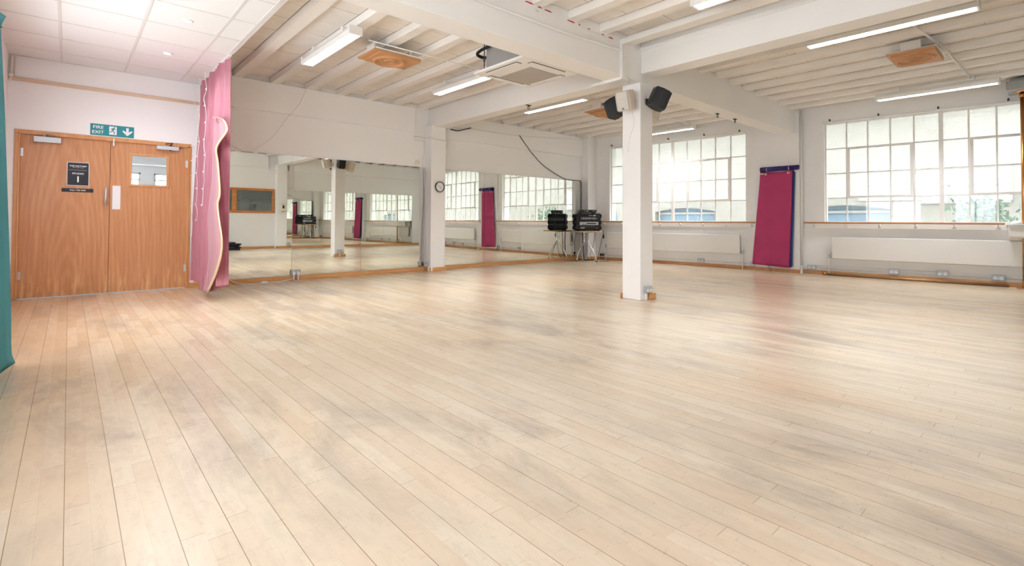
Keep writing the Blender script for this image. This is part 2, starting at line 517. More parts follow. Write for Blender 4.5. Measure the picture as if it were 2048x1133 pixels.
M['lamp'] = emit('fluorescent_glow', (0.93, 0.965, 1.0, 1), 92.0)
M['spot'] = emit('downlight_glow', (1.0, 0.93, 0.84, 1), 12.0)
M['grid'] = plain('ceiling_grid_paint', lin(226, 222, 219), 0.5, var=0.01)
M['pale_rail'] = wood('pale_picture_rail', lin(214, 186, 156), lin(226, 200, 172), lin(234, 212, 188), (1.2, 14, 14), 0.45)
M['louvre'] = plain('white_louvre', lin(246, 244, 240), 0.3, var=0.01)
M['facade'] = plain('pale_render_facade', lin(117, 114, 106), 0.9, var=0.05, scale=0.6)
M['facade_blue'] = plain('blue_grey_garage_door', lin(74, 98, 112), 0.7, var=0.1, scale=1)
M['facade_glass'] = plain('facade_window_pane', lin(214, 222, 226), 0.2, var=0.03)  # pale colour stands in for sky reflected in the panes
M['facade_frame'] = plain('facade_window_bars', lin(122, 123, 117), 0.6, var=0.03)
M['leaf'] = plain('tree_foliage', lin(70, 98, 78), 0.8, var=0.3, scale=3)
M['bark'] = plain('tree_bark', lin(110, 96, 84), 0.9, var=0.2)
M['tarmac'] = plain('grey_yard', lin(120, 120, 120), 0.9, var=0.1, scale=2)
M['blind'] = plain('grey_roller_blind', lin(122, 132, 134), 0.7, var=0.06, scale=3)

# ------------------------------------------------------------------ camera (level tripod shot, cropped frame)
cam_d = bpy.data.cameras.new('camera'); cam = bpy.data.objects.new('camera', cam_d)
COL.objects.link(cam)
R = Vector((0.7456811799, -0.6662841637, 0.0049991175))
D = Vector((0.0169343789, 0.0114509323, -0.9997910296))
F = Vector((0.6660876855, 0.7456100116, 0.0198218531))
cam.matrix_world = Matrix(((R.x, -D.x, -F.x, 0), (R.y, -D.y, -F.y, 0), (R.z, -D.z, -F.z, 1.0), (0, 0, 0, 1)))
cam_d.sensor_fit = 'HORIZONTAL'; cam_d.sensor_width = 36.0
cam_d.lens = 992.4314 / 2048 * 36.0
cam_d.shift_y = -(566.5 - 422.79) / 2048
cam_d.clip_start = 0.05; cam_d.clip_end = 200
scene.camera = cam

# ------------------------------------------------------------------ room numbers
YM = 8.60            # wall that carries the mirrors and the door
YB = -1.15           # wall behind the camera
XL = -0.58           # left wall
ZD = 3.30            # underside of the ceiling slabs
ZJ = 3.215           # underside of the joists
ZS = 3.016           # suspended ceiling
ANG = math.radians(90) + math.atan(0.09)     # direction of the window wall
def W(s, d=0.0, z=0.0):
    """window wall: s along it, d into the room."""
    h = math.hypot(0.09, 1)
    tx, ty = -0.09 / h, 1 / h
    return Vector((11.216 + tx * s - ty * d, ty * s + tx * d, z))

# ---- floor
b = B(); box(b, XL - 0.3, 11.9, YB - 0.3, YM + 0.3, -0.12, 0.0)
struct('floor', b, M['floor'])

# ---- ceiling slabs and joists
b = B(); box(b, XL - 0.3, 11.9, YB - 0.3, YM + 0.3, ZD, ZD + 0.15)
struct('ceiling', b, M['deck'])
xs = [1.846 + 0.545 * i for i in range(7)]
xs += [5.82 + 0.512 * i for i in range(10)]
for x in xs:
    if 5.2 < x < 5.75:
        continue
    for y0, y1 in ((YB, 3.6), (3.9, YM - 0.002)):
        b = B(); xm = x + 0.075
        top = YM - 0.13 if y1 > 5 and (x < 5.0 or 5.75 < x < 10.1) else y1
        prism(b, [(x, ZD), (x + 0.012, ZJ), (x + 0.138, ZJ), (x + 0.15, ZD)], y0, y1, 'XZ')
        o = struct('ceiling_joist', b, M['joist'])

# ---- beams
b = B(); box(b, 1.5, 11.1, 3.6, 3.9, 2.78, ZD, 0.006, 1)
struct('ceiling_beam', b, M['beam'])
b = B()
box(b, 5.41, 5.69, 3.898, YM - 0.002, 2.872, ZD, 0.006, 1)
struct('ceiling_beam', b, M['beam'])
b = B(); box(b, 5.41, 5.69, YB, 3.602, 2.886, ZD, 0.006, 1)
struct('ceiling_beam', b, M['beam'])
# small lower trim on the side of the long beam and the painted edge at the slabs
b = B(); box(b, 5.385, 5.412, YB, 3.6, 3.17, 3.215, 0.004, 1)
struct('trim_1', b, M['beam'])
b = B()
tube(b, spline([(1.6, 3.585, 3.03), (3.3, 3.585, 3.03), (4.0, 3.585, 3.035), (4.55, 3.585, 3.06), (4.96, 3.585, 3.075)], 4), 0.013, 8)
struct('trim_2', b, M['beam'])
b = B()
box(b, 4.955, 5.005, YB, 3.6, 3.155, 3.215, 0.004, 1)
box(b, 4.955, 5.005, 3.565, 3.6, 2.735, 3.155, 0.004, 1)
struct('trim_3', b, M['gloss_white'])
b = B()
box(b, 5.02, 5.15, 3.6, 4.1, 2.745, 2.78, 0.004, 1)
struct('trim_4', b, M['gloss_white'])
b = B()
for x0, x1, z in ((3.37, 3.5, 3.209), (3.55, 3.62, 3.205), (3.65, 3.77, 3.203), (4.0, 4.14, 3.192), (4.2, 4.23, 3.19), (4.35, 4.4, 3.19), (4.6, 4.66, 3.19), (4.73, 4.83, 3.188)):
    prism(b, [(x0, z - 0.004), (x0 + 0.02, z + 0.006), (x1 - 0.03, z + 0.008), (x1, z - 0.002), (x1 - 0.04, z - 0.006)], 3.597, 3.6005, 'XZ')
struct('trim_5', b, M['red_paint'])

# ---- free-standing pillar
b = B(); box(b, 5.41, 5.69, 3.61, 3.885, 0, 2.80, 0.008, 2)
struct('column', b, M['wall'])
b = B(); box(b, 5.575, 5.715, 3.575, 3.612, 0.0, 0.078, 0.004, 1)
struct('baseboard_column', b, M['pine'])
b = B(); box(b, 5.385, 5.72, 3.886, 3.905, 0.0, 0.075, 0.003, 1)
struct('baseboard_column', b, M['pine'])

# ---- wall with the door and the mirrors
DX0, DX1, DZ = -0.463, 1.293, 2.055       # door opening
b = B()
box(b, XL - 0.3, DX0 - 0.02, YM, YM + 0.16, 0, ZD)
box(b, DX1 + 0.02, 11.2, YM, YM + 0.16, 0, ZD)
box(b, DX0 - 0.02, DX1 + 0.02, YM, YM + 0.16, DZ + 0.02, ZD)
struct('wall_back', b, M['wall'])
b = B(); box(b, 1.46, 5.065, YM - 0.06, YM + 0.001, 2.745, ZJ + 0.003, 0.004, 1)
struct('trim_6', b, M['wall'])
b = B(); box(b, 5.76, 10.15, YM - 0.06, YM + 0.001, 2.70, ZJ + 0.003, 0.004, 1)
struct('trim_7', b, M['wall'])
b = B(); box(b, 5.33, 5.67, 8.37, YM + 0.001, 0, 2.90, 0.006, 1)
struct('wall_pilaster', b, M['wall'])
b = B(); box(b, 10.15, 10.60, 8.37, YM + 0.001, 0, ZD, 0.006, 1)
struct('wall_pilaster', b, M['wall'])
# skirting along it
def base(name, x0, x1, y0, y1, h=0.075, mat='pine'):
    b = B(); box(b, x0, x1, y0, y1, 0, h, 0.004, 1)
    return struct(name, b, M[mat])
base('baseboard_back', 1.336, 5.33, YM - 0.022, YM)
base('baseboard_back', 5.312, 5.33, 8.352, YM - 0.02)
base('baseboard_back', 5.38, 5.688, 8.35, 8.37)
base('baseboard_back', 5.67, 5.688, 8.37, YM - 0.02)
base('baseboard_back', 5.688, 10.15, YM - 0.022, YM)
base('baseboard_back', 10.13, 10.50, 8.35, 8.37)
# picture rail over the door
b = B(); box(b, -0.575, 1.44, YM - 0.022, YM, 2.70, 2.745, 0.006, 2)
struct('trim_8', b, M['pale_rail'])
b = B(); tube(b, [(-0.55, YM - 0.02, 2.99), (-0.55, YM - 0.02, 2.73), (-0.565, YM - 0.02, 2.70)], 0.012, 8)
tube(b, [(-0.52, YM - 0.012, 2.99), (-0.52, YM - 0.012, 2.76)], 0.007, 6)
box(b, -0.575, -0.53, YM - 0.04, YM, 2.735, 2.775, 0.004, 1)
tag(obj('wall_conduit', b, M['cream']), 'thin cream pipe in the corner above the double doors', 'pipe')

# ---- left wall; windows inferred out of view, last added to light the door end
b = B()
LW = [(-0.60, 0.50), (1.35, 3.05), (3.45, 5.05), (5.45, 7.25)]
ZTOP = [2.75, 2.75, 2.70, 2.25]
ZLOW = [0.85, 0.85, 0.85, 1.15]
ZW0, ZW1 = 0.85, 2.75
ys = [YB - 0.3] + [v for p in LW for v in p] + [YM + 0.16]
for i in range(0, len(ys), 2):
    box(b, XL - 0.2, XL, ys[i], ys[i + 1], 0, ZD)
for (y0, y1), zt, zl in zip(LW, ZTOP, ZLOW):
    box(b, XL - 0.2, XL, y0, y1, 0, zl); box(b, XL - 0.2, XL, y0, y1, zt, ZD)
struct('wall_left', b, M['wall'])
base('baseboard_left', XL, XL + 0.02, YB, YM)
for i, (y0, y1) in enumerate(LW):
    r = struct_root('window_%d' % (4 + i), (XL - 0.1, (y0 + y1) / 2, ZLOW[i]))
    hw = (y1 - y0) / 2; hh = ZTOP[i] - ZLOW[i]
    b = B()
    for a, c in ((-hw, -hw + 0.05), (hw - 0.05, hw), (-0.02, 0.02)):
        box(b, -0.03, 0.03, a, c, 0, hh)
    for a, c in ((0, 0.05), (hh - 0.05, hh), (hh * 0.5 - 0.015, hh * 0.5 + 0.015)):
        box(b, -0.028, 0.028, -hw, hw, a, c)
    obj('window_frame', b, M['gloss_white'], r)

# ---- wall behind the viewpoint
b = B(); box(b, XL - 0.3, 12.0, YB - 0.2, YB, 0, ZD)
struct('wall_rear', b, M['wall'])
b = B(); box(b, 5.33, 5.67, YB - 0.001, YB + 0.22, 0, 2.9, 0.006, 1)
struct('wall_pilaster', b, M['wall'])
b = B(); box(b, 1.46, 5.065, YB - 0.001, YB + 0.12, 2.745, ZJ + 0.003, 0.004, 1)
struct('trim_9', b, M['wall'])
b = B(); box(b, 5.76, 11.3, YB - 0.001, YB + 0.15, 2.70, ZJ + 0.003, 0.004, 1)
struct('trim_10', b, M['wall'])
base('baseboard_rear', XL, 5.33, YB, YB + 0.022)
base('baseboard_rear', 5.31, 5.69, YB + 0.22, YB + 0.24)
base('baseboard_rear', 5.69, 11.25, YB, YB + 0.022)
b = B()
tube(b, [(5.07, YB + 0.14, 2.66), (5.70, YB + 0.24, 2.66)], 0.012, 6)
tube(b, [(5.07, YB + 0.14, 2.58), (5.70, YB + 0.24, 2.58)], 0.012, 6)
tag(obj('wall_conduit', b, M['cream']), 'pair of thin cream pipes across the top of the far pillar seen in the mirror', 'pipe')

# timber framed internal window seen in the mirror
r = struct_root('window_3', (4.25, YB, 0))
b = B()
x0, x1, z0, z1 = -1.55, 1.06, 1.21, 2.04
t = 0.075
box(b, x0, x1, 0, 0.04, z0, z0 + t, 0.004, 1); box(b, x0, x1, 0, 0.04, z1 - t, z1, 0.004, 1)
for a in (x0, -0.20 - 0.05, x1 - t):
    w = t if a != -0.25 else 0.13
    box(b, a, a + w, 0.0, 0.038, z0 + t, z1 - t, 0.003, 1)
obj('window_frame', b, M['oak_frame'], r)
b = B(); box(b, x0 + t, x1 - t, 0.002, 0.006, z0 + t, z1 - t)
obj('blind', b, M['blind'], r)
b = B(); box(b, x0 + t, x1 - t, 0.014, 0.018, z0 + t, z1 - t)
obj('window_glass', b, M['clear'], r)

# ---- suspended tile ceiling over the entrance strip
b = B(); box(b, XL, 1.44, YB, YM, ZS, ZS + 0.02)
box(b, 1.44, 1.462, YB, YM, ZS - 0.004, ZD)
root = obj('ceiling_suspended', b, M['tile'], kind='structure')
b = B()
for i in range(-1, 3):
    x = -0.10 + 0.64 * i
    if XL < x < 1.44:
        box(b, x - 0.012, x + 0.012, YB, YM, ZS - 0.004, ZS + 0.001)
for j in range(0, 16):
    y = 8.11 - 0.64 * j
    if y > YB:
        box(b, XL, 1.44, y - 0.010, y + 0.010, ZS - 0.003, ZS + 0.001)
box(b, 1.41, 1.452, YB, YM, ZS - 0.006, ZS + 0.001)
box(b, XL, 1.44, YM - 0.022, YM, ZS - 0.005, ZS + 0.001)
obj('ceiling_grid', b, M['grid'], root)

def downlight(loc, label):
    t = thing('downlight', label, 'ceiling light', loc, 0, 'recessed spotlights in the tiled ceiling')
    b = B(); lathe(b, [(0.055, 0.0), (0.055, -0.006), (0.04, -0.008), (0.036, 0.0)], 24)
    obj('rim', b, M['plastic_white'], t, True)
    b = B(); lathe(b, [(0.0, -0.002), (0.037, -0.002), (0.037, -0.0005), (0.0, -0.0005)], 24, close=False)
    obj('lamp', b, M['spot'], t)
    l = bpy.data.lights.new('lamp_beam', 'SPOT'); l.energy = 42; l.spot_size = math.radians(165); l.spot_blend = 1.0
    l.shadow_soft_size = 0.05; l.color = (0.9, 0.95, 1.0)
    lo = bpy.data.objects.new('lamp_beam', l); COL.objects.link(lo); lo.parent = t; lo.location = (0, 0, -0.02)
    return t
d1 = downlight((0.862, 5.925, ZS), 'recessed round spotlight in the tiled ceiling, nearer the viewer of the two')
downlight((0.862, 7.258, ZS), 'recessed round spotlight in the tiled ceiling, nearer the doors of the two')

# ------------------------------------------------------------------ window wall
WR = (11.216, 0, 0)
b = B()
S0, S1 = -1.6, 9.1
W1 = (4.600, 7.970); W2 = (-0.285, 3.150)
ZB, ZT = 1.000, 2.930
TH = 0.30
box(b, S0, S1, -TH, 0, 0, ZB)
box(b, S0, S1, -TH, 0, ZT, ZD)
for a, c in ((S0, W2[0]), (W2[1], W1[0]), (W1[1], S1)):
    box(b, a, c, -TH, 0, ZB, ZT)
struct('wall_right', b, M['brick'], WR, ANG)
# pier square to the room grid, so that it stands proud at its right end
b = B(); prism(b, [(10.752, 3.52), (10.752, 4.36), (11.05, 4.36), (11.05, 3.52)], 0, ZD, 'XY')
struct('wall_pier', b, M['brick'])
b = B(); prism(b, [(10.732, 3.51), (10.732, 4.372), (10.80, 4.372), (10.755, 3.51)], 0, 0.07, 'XY')
struct('baseboard_right', b, M['pine_y'])
for a, c in ((3.52, -0.9), (8.36, 4.39)):
    lo, hi = min(a, c), max(a, c)
    b = B(); box(b, lo, hi, 0, 0.02, 0, 0.07, 0.004, 1)
    struct('baseboard_right', b, M['pine_y'], WR, ANG)

def steel_window(name, s0, s1, mull, bars, vents):
    root = struct_root(name, WR, ANG)
    b = B()
    D0, D1 = -0.115, -0.085
    rows = [1.022, 1.475, 1.95, 2.43, 2.902]
    fr = 0.024
    box(b, s0, s0 + fr, D0 - 0.01, D1 + 0.01, ZB, ZT); box(b, s1 - fr, s1, D0 - 0.01, D1 + 0.01, ZB, ZT)
    box(b, s0, s1, D0 - 0.01, D1 + 0.01, ZB, ZB + fr); box(b, s0, s1, D0 - 0.01, D1 + 0.01, ZT - fr, ZT)
    box(b, mull - 0.03, mull + 0.03, D0 - 0.015, D1 + 0.02, ZB, ZT, 0.004, 1)
    for s in bars:
        box(b, s - 0.012, s + 0.012, D0, D1, ZB, ZT)
    for z in rows[1:-1]:
        box(b, s0, s1, D0 + 0.002, D1 - 0.002, z - 0.010, z + 0.010)
    obj('window_frame', b, M['gloss_white'], root)
    b = B(); box(b, s0 + 0.01, s1 - 0.01, -0.102, -0.098, ZB + 0.01, ZT - 0.01)
    obj('window_glass', b, M['glass'], root)
    for a, c in vents:
        b = B(); f = 0.042; z0, z1 = 1.468, 2.437
        for p, q in ((a - 0.008, a + f), (c - f, c + 0.008)):
            box(b, p, q, D1 - 0.005, D1 + 0.022, z0, z1, 0.004, 1)
        for p, q in ((z0, z0 + f), (z1 - f, z1)):
            box(b, a - 0.008, c + 0.008, D1 - 0.004, D1 + 0.021, p, q, 0.004, 1)
        v = obj('casement', b, M['gloss_white'], root)
        b = B(); m = (a + c) / 2 - 0.02
        tube(b, [(m, D1 + 0.022, 2.416), (m, D1 + 0.045, 2.416)], 0.018, 12)
        box(b, m + 0.02, m + 0.10, D1 + 0.03, D1 + 0.042, 2.408, 2.424, 0.003, 1)
        obj('latch', b, M['steel'], v)
    # reveal board at the head and hooks of the old curtain rail
    b = B(); box(b, s0 - 0.03, s1 + 0.03, -0.02, 0.022, ZT - 0.005, ZT + 0.028, 0.006, 1)
    obj('head_board', b, M['gloss_white'], root)
    b = B(); box(b, s0 - 0.01, s1 + 0.01, -0.085, 0.012, ZB - 0.02, ZB + 0.004, 0.004, 1)
    obj('sill', b, M['gloss_white'], root)
    return root
w1 = steel_window('window_1', W1[0], W1[1], 6.285, [4.94, 5.275, 5.605, 5.935, 6.635, 6.965, 7.30, 7.63], [(4.955, 5.92), (6.65, 7.62)])
w2 = steel_window('window_2', W2[0], W2[1], 1.432, [2.797, 2.465, 2.13, 1.795, 1.08, 0.745, 0.41, 0.075], [(1.81, 2.785), (0.09, 1.065)])

def rail_hook(s, z, label):
    t = thing('rail_hook', label, 'hook', W(s, 0.0, z), ANG, 'old curtain rail hooks over the windows')
    b = B(); box(b, -0.012, 0.012, 0.0, 0.03, -0.018, 0.018, 0.003, 1); tube(b, [(0, 0.03, 0), (0, 0.05, 0.004), (0.0, 0.055, 0.022)], 0.006, 6)
    obj('bracket', b, M['dark_metal'], t)
LBL = ['left pane column', 'middle', 'right end']
for s, lab in ((4.72, 'small dark hook at the right end of the head of the left window'),
               (5.49, 'small dark hook above the right half of the left window'),
               (6.35, 'small dark hook over the wide middle bar of the left window'),
               (7.90, 'small dark hook at the far left end of the head of the left window'),
               (3.05, 'small dark hook at the left end of the head of the right window'),
               (2.29, 'small dark hook second from the left over the right window'),
               (1.46, 'small dark hook over the wide middle bar of the right window'),
               (0.61, 'small dark hook over the right window beside the brass pole')):
    rail_hook(s, 2.975, lab)

# ---- ballet barres
def barre(s0, s1, bracket_s, end0, end1, lab):
    t = thing('ballet_barre', lab, 'barre', W(s0, 0, 0), ANG)
    L = s1 - s0
    b = B(); box(b, 0, L, 0.0, 0.018, 0.888, 0.985, 0.003, 1)
    obj('backboard', b, M['gloss_white'], t)
    b = B(); box(b, end0, L - end1, 0.065, 0.115, 0.982, 1.013, 0.012, 3)
    obj('rail', b, M['barre'], t)
    for s in bracket_s:
        b = B(); x = s - s0
        lathe(b, [(0.0, 0.018), (0.032, 0.018), (0.030, 0.026), (0.014, 0.030), (0.0, 0.030)], 20, 'Y', (x, 0, 0.932))
        tube(b, [(x, 0.025, 0.932), (x, 0.07, 0.940), (x, 0.09, 0.960), (x, 0.09, 0.984)], 0.009, 8)
        obj('bracket', b, M['gloss_white'], t, True)
barre(4.385, 8.36, [4.473, 4.995, 5.522, 6.044, 6.558, 7.08, 7.6, 8.12], 0.0, 0.0, 'wooden ballet barre under the left window, on white brackets')
barre(0.55, 3.51, [3.323, 2.806, 2.288, 1.78, 1.277, 0.748], 0.12, 0.02, 'wooden ballet barre under the right window, ending by the brass pole')

# ---- radiators
def radiator(s0, s1, lab, valves):
    t = thing('radiator', lab, 'radiator', W(s0, 0, 0), ANG)
    L = s1 - s0
    b = B(); box(b, 0, L, 0.055, 0.095, 0.316, 0.728, 0.010, 2)
    box(b, 0.02, L - 0.02, 0.02, 0.055, 0.33, 0.71)
    obj('panel', b, M['gloss_white'], t)
    for x in (L * 0.15, L * 0.85):
        b = B(); box(b, x, x + 0.03, 0, 0.03, 0.35, 0.70)
        obj('bracket', b, M['gloss_white'], t)
    for x in valves:
        sg = -1 if x <= 0 else 1
        px = x + sg * 0.05
        b = B(); tube(b, [(px, 0.07, 0.0), (px, 0.07, 0.345)], 0.011, 10)
        obj('pipe', b, M['gloss_white'], t, True)
        b = B(); lathe(b, [(0.0, 0.0), (0.016, 0.0), (0.018, 0.03), (0.013, 0.04), (0.022, 0.05), (0.024, 0.10), (0.018, 0.108), (0.0, 0.108)], 16, 'Z', (px, 0.07, 0.32))
        tube(b, [(px, 0.07, 0.345), (px - sg * 0.05, 0.07, 0.345)], 0.012, 10)
        obj('valve', b, M['silver'], t, True)
radiator(4.70, 8.0, 'long low white panel radiator under the left window', [0.0, 3.30])
radiator(-0.15, 3.02, 'long low white panel radiator under the right window', [3.17])

# ---- surface conduits and pipes on the window wall
def conduit(pts, r, mat, lab, name='wall_conduit', n=8):
    b = B(); tube(b, pts, r, n)
    return tag(obj(name, b, mat, None, True), lab, 'pipe')
conduit([W(4.40, 0.012, 0.125), W(8.2, 0.012, 0.125)], 0.008, M['gloss_white'], 'thin white conduit low on the wall under the left window')
conduit([W(0.3, 0.012, 0.118), W(3.45, 0.012, 0.118)], 0.008, M['gloss_white'], 'lower of two thin white conduits under the right window')
conduit([W(1.45, 0.012, 0.168), W(3.45, 0.012, 0.168)], 0.007, M['gloss_white'], 'upper of two thin white conduits under the right window')
conduit([(10.79, 3.495, 0.0), (10.79, 3.495, 3.2)], 0.016, M['gloss_white'], 'vertical white pipe on the right edge of the brick pier beside the hanging mats')
conduit([(10.475, 8.335, 0.0), (10.475, 8.335, 3.2)], 0.014, M['cream'], 'vertical cream pipe in the corner behind the sound equipment')
b = B(); box(b, -0.03, 0.02, -0.02, 0.02, 0, 0.05, 0.004, 1); tube(b, [(0, 0, 0.05), (0, 0, 0.15)], 0.016, 8); tube(b, [(-0.06, 0, 0.15), (0.02, 0, 0.145)], 0.012, 8)
o = obj('drain_valve', b, M['gloss_white'], None); o.location = (10.70, 3.47, 0.0); tag(o, 'little white valve stub at the foot of the brick pier', 'valve')

# ---- double sockets
def socket_proto():
    t = thing('power_socket', '', 'socket', (0, 0, 0), 0)
    b = B(); box(b, -0.074, 0.074, -0.034, 0.0, -0.041, 0.041, 0.005, 2)
    obj('back_box', b, M['socket_steel'], t)
    b = B(); box(b, -0.073, 0.073, -0.040, -0.034, -0.040, 0.040, 0.003, 1)
    obj('face_plate', b, M['socket_steel'], t)
    for x in (-0.035, 0.035):
        b = B(); box(b, x - 0.022, x + 0.022, -0.0425, -0.040, -0.032, 0.006, 0.003, 1)
        box(b, x - 0.008, x + 0.008, -0.044, -0.040, 0.014, 0.030, 0.002, 1)
        obj('outlet', b, M['plastic_white'], t)
    return t
SK = socket_proto()
first = [True]
def socket(loc, rotz, lab):
    if first[0]:
        SK.location = loc; SK.rotation_euler = (0, 0, rotz); SK['label'] = lab; first[0] = False
        return SK
    return dup(SK, loc, rotz, lab)
SW = ANG + PI           # faces into the room from the window wall
socket(W(5.565, 0, 0.128), SW, 'grey double socket under the left window, low on the wall')
socket(W(4.43, 0, 0.128), SW, 'grey double socket half hidden by the foot of the magenta mat')
socket(W(3.37, 0, 0.130), SW, 'grey double socket just right of the brick pier')
socket(W(2.088, 0, 0.133), SW, 'grey double socket under the left half of the right window')
socket(W(1.43, 0, 0.150), SW, 'grey double socket under the middle of the right window')
socket(W(0.755, 0, 0.133), SW, 'grey double socket nearest the brass pole, under the right window')
rack_sock = socket(W(8.17, 0, 0.135), SW, 'grey double socket with two black plugs beside the equipment table')
mir_sock = socket((2.83, YM - 0.012, 0.128), 0, 'grey double socket with white plugs at the foot of the left mirrors')
socket((5.33, 8.46, 0.132), -PI / 2, 'grey double socket on the left side of the clock pillar')
col_sock = socket((5.55, 3.61, 0.135), 0, 'grey double socket near the foot of the free-standing pillar')
socket((5.55, 3.885, 0.155), PI, 'grey double socket on the mirror side of the free-standing pillar, seen in the mirror')
socket((5.78, YB + 0.012, 0.14), PI, 'grey double socket beside the far pillar, seen in the left mirrors')
# cover strips below two of them
def strip(x0, x1, y0, y1, z0, z1, lab):
    b = B(); box(b, x0, x1, y0, y1, z0, z1, 0.003, 1)
    tag(obj('cable_cover', b, M['plastic_white']), lab, 'cable cover')
strip(5.500, 5.535, 3.585, 3.612, 0, 0.092, 'short white cable cover under the socket of the free-standing pillar')
strip(5.53, 5.555, 3.903, 3.922, 0, 0.112, 'short white cable cover on the mirror side of the free-standing pillar')
strip(5.30, 5.33, 8.385, 8.42, 0.0, 0.09, 'short white cable cover under the socket on the clock pillar')
# white plugs and lead at the mirror socket
for x, lab in ((2.795, 'white plug in the left outlet at the foot of the mirrors'), (2.865, 'white plug in the right outlet at the foot of the mirrors')):
    t = thing('plug', lab, 'plug', (x, YM - 0.050, 0.115), 0)
    b = B(); box(b, -0.024, 0.024, -0.028, 0.0, -0.024, 0.022, 0.008, 2)
    obj('body', b, M['plastic_white'], t)
    b = B(); tube(b, [(0, -0.012, -0.022), (0, -0.014, -0.112)], 0.011, 8)
    obj('lead', b, M['plastic_white'], t, True)
b = B(); tube(b, spline([(2.78, YM - 0.075, 0.03), (2.6, YM - 0.11, 0.008), (2.42, YM - 0.16, 0.007), (2.2, YM - 0.17, 0.007), (2.05, YM - 0.15, 0.008), (1.93, YM - 0.05, 0.03), (1.86, YM - 0.026, 0.075)], 6), 0.006, 6)
t = tag(obj('extension_lead', b, M['plastic_white'], None, True), 'thin white lead trailing along the floor below the left mirrors', 'cable')
b = B(); box(b, 2.27, 2.36, YM - 0.19, YM - 0.14, 0.0, 0.03, 0.008, 2)
obj('inline_switch', b, M['plastic_white'], t)

# ------------------------------------------------------------------ mirrors
def mirror(x0, x1, y, z0, z1, face, lab, tilt=0.0, yaw=0.0, group=None):
    t = thing('mirror_panel', lab, 'mirror', ((x0 + x1) / 2, y, z0), 0, group)
    h = (x1 - x0) / 2 - 0.0015; H = z1 - z0
    b = B()
    d0, d1 = (0.0, -0.006) if face < 0 else (0.0, 0.006)
    box(b, -h, h, min(d0, d1), max(d0, d1), 0, H)
    o = obj('mirror_glass', b, M['mirror'], t)
    o.rotation_euler = (tilt, 0, yaw)
    for x in (-h + 0.15, h - 0.15):
        b = B()
        s = -1 if face < 0 else 1
        box(b, x - 0.012, x + 0.012, min(0, s * 0.014), max(0, s * 0.014), H - 0.01, H + 0.012, 0.002, 1)
        obj('mirror_clip', b, M['gloss_white'], t)
ym = YM - 0.004
mirror(1.50, 2.777, ym, 0.078, 2.07, -1, 'wall mirror panel beside the pink curtain, reflecting the timber window', 0.0012)
mirror(2.777, 3.98, ym, 0.078, 2.07, -1, 'wall mirror panel that reflects the white pillar', 0.0)
mirror(3.98, 5.325, ym, 0.078, 2.07, -1, 'wall mirror panel just left of the clock pillar', -0.0008)
mirror(5.675, 6.854, ym, 0.078, 2.065, -1, 'wall mirror panel just right of the clock, reflecting the magenta mat')
mirror(6.854, 7.938, ym, 0.078, 2.065, -1, 'wall mirror panel second to the right of the clock pillar')
mirror(7.938, 9.137, ym, 0.078, 2.065, -1, 'wall mirror panel left of the equipment table, third right of the clock')
mirror(9.137, 10.13, ym, 0.078, 2.065, -1, 'wall mirror panel in the corner behind the equipment table')
yb = YB + 0.004
for x0, x1, lab in ((5.70, 6.95, 'mirror panel on the far wall beside its pillar, seen only by reflection'),
                    (6.95, 8.2, 'second mirror panel from the pillar on the far wall, seen only by reflection'),
                    (8.2, 9.45, 'third mirror panel from the pillar on the far wall, seen only by reflection'),
                    (9.45, 10.75, 'mirror panel at the window end of the far wall, seen only by reflection')):
    mirror(x0, x1, yb, 0.078, 2.06, 1, lab)

# ------------------------------------------------------------------ double door
root = struct_root('door_1', (0, YM, 0))
b = B()
box(b, -0.513, DX0, -0.014, 0.10, 0, DZ, 0.003, 1)
box(b, DX1, 1.335, -0.014, 0.10, 0, DZ, 0.003, 1)
box(b, -0.513, 1.335, -0.014, 0.10, DZ, 2.106, 0.003, 1)
box(b, -0.478, DX0 + 0.004, -0.022, 0.02, 0, DZ + 0.015, 0.003, 1)
box(b, DX1 - 0.004, 1.31, -0.022, 0.02, 0, DZ + 0.015, 0.003, 1)
box(b, -0.478, 1.31, -0.022, 0.02, DZ - 0.004, DZ + 0.018, 0.003, 1)
obj('door_frame', b, M['door_trim'], root)
b = B(); box(b, DX0, DX1, -0.01, 0.09, 0.0, 0.006)
obj('threshold', b, M['silver'], root)
XC = 0.409
def closer(parent, x0, x1, z0, z1, flip):
    b = B(); box(b, x0, x1, -0.045, 0.012, z0, z1, 0.004, 2)
    c = obj('door_closer', b, M['silver'], parent)
    m = (x0 + x1) / 2 + (-0.03 if flip else 0.03)
    b = B()
    tube(b, [(m, -0.03, z1), (m, -0.03, z1 + 0.02)], 0.012, 10)
    tube(b, [(m, -0.03, z1 + 0.014), (m + (0.03 if flip else 0.02), -0.075, z1 + 0.045), (m + (0.09 if flip else -0.06), -0.02, z1 + 0.03)], 0.008, 8)
    if not flip:
        tube(b, [(m, -0.03, z0), (m, -0.03, z0 - 0.014)], 0.012, 10)
    obj('arm', b, M['steel'] if flip else M['dark_metal'], parent)
# left leaf
b = B(); box(b, DX0 + 0.003, XC - 0.002, 0.012, 0.054, 0.012, DZ - 0.003, 0.002, 1)
leaf = obj('door_leaf', b, M['door'], root)
for z in (1.826, 0.291):
    b = B(); tube(b, [(DX0 + 0.002, 0.004, z - 0.05), (DX0 + 0.002, 0.004, z + 0.05)], 0.009, 10); box(b, DX0, DX0 + 0.03, 0.008, 0.0125, z - 0.05, z + 0.05)
    obj('hinge', b, M['steel'], leaf)
b = B(); tube(b, [(0.366, -0.045, 1.18), (0.366, -0.045, 1.42)], 0.0125, 14)
for z in (1.20, 1.40):
    tube(b, [(0.366, -0.045, z), (0.366, 0.014, z)], 0.009, 10)
obj('pull_handle', b, M['silver'], leaf, True)
closer(leaf, -0.342, -0.087, 1.962, 2.032, True)
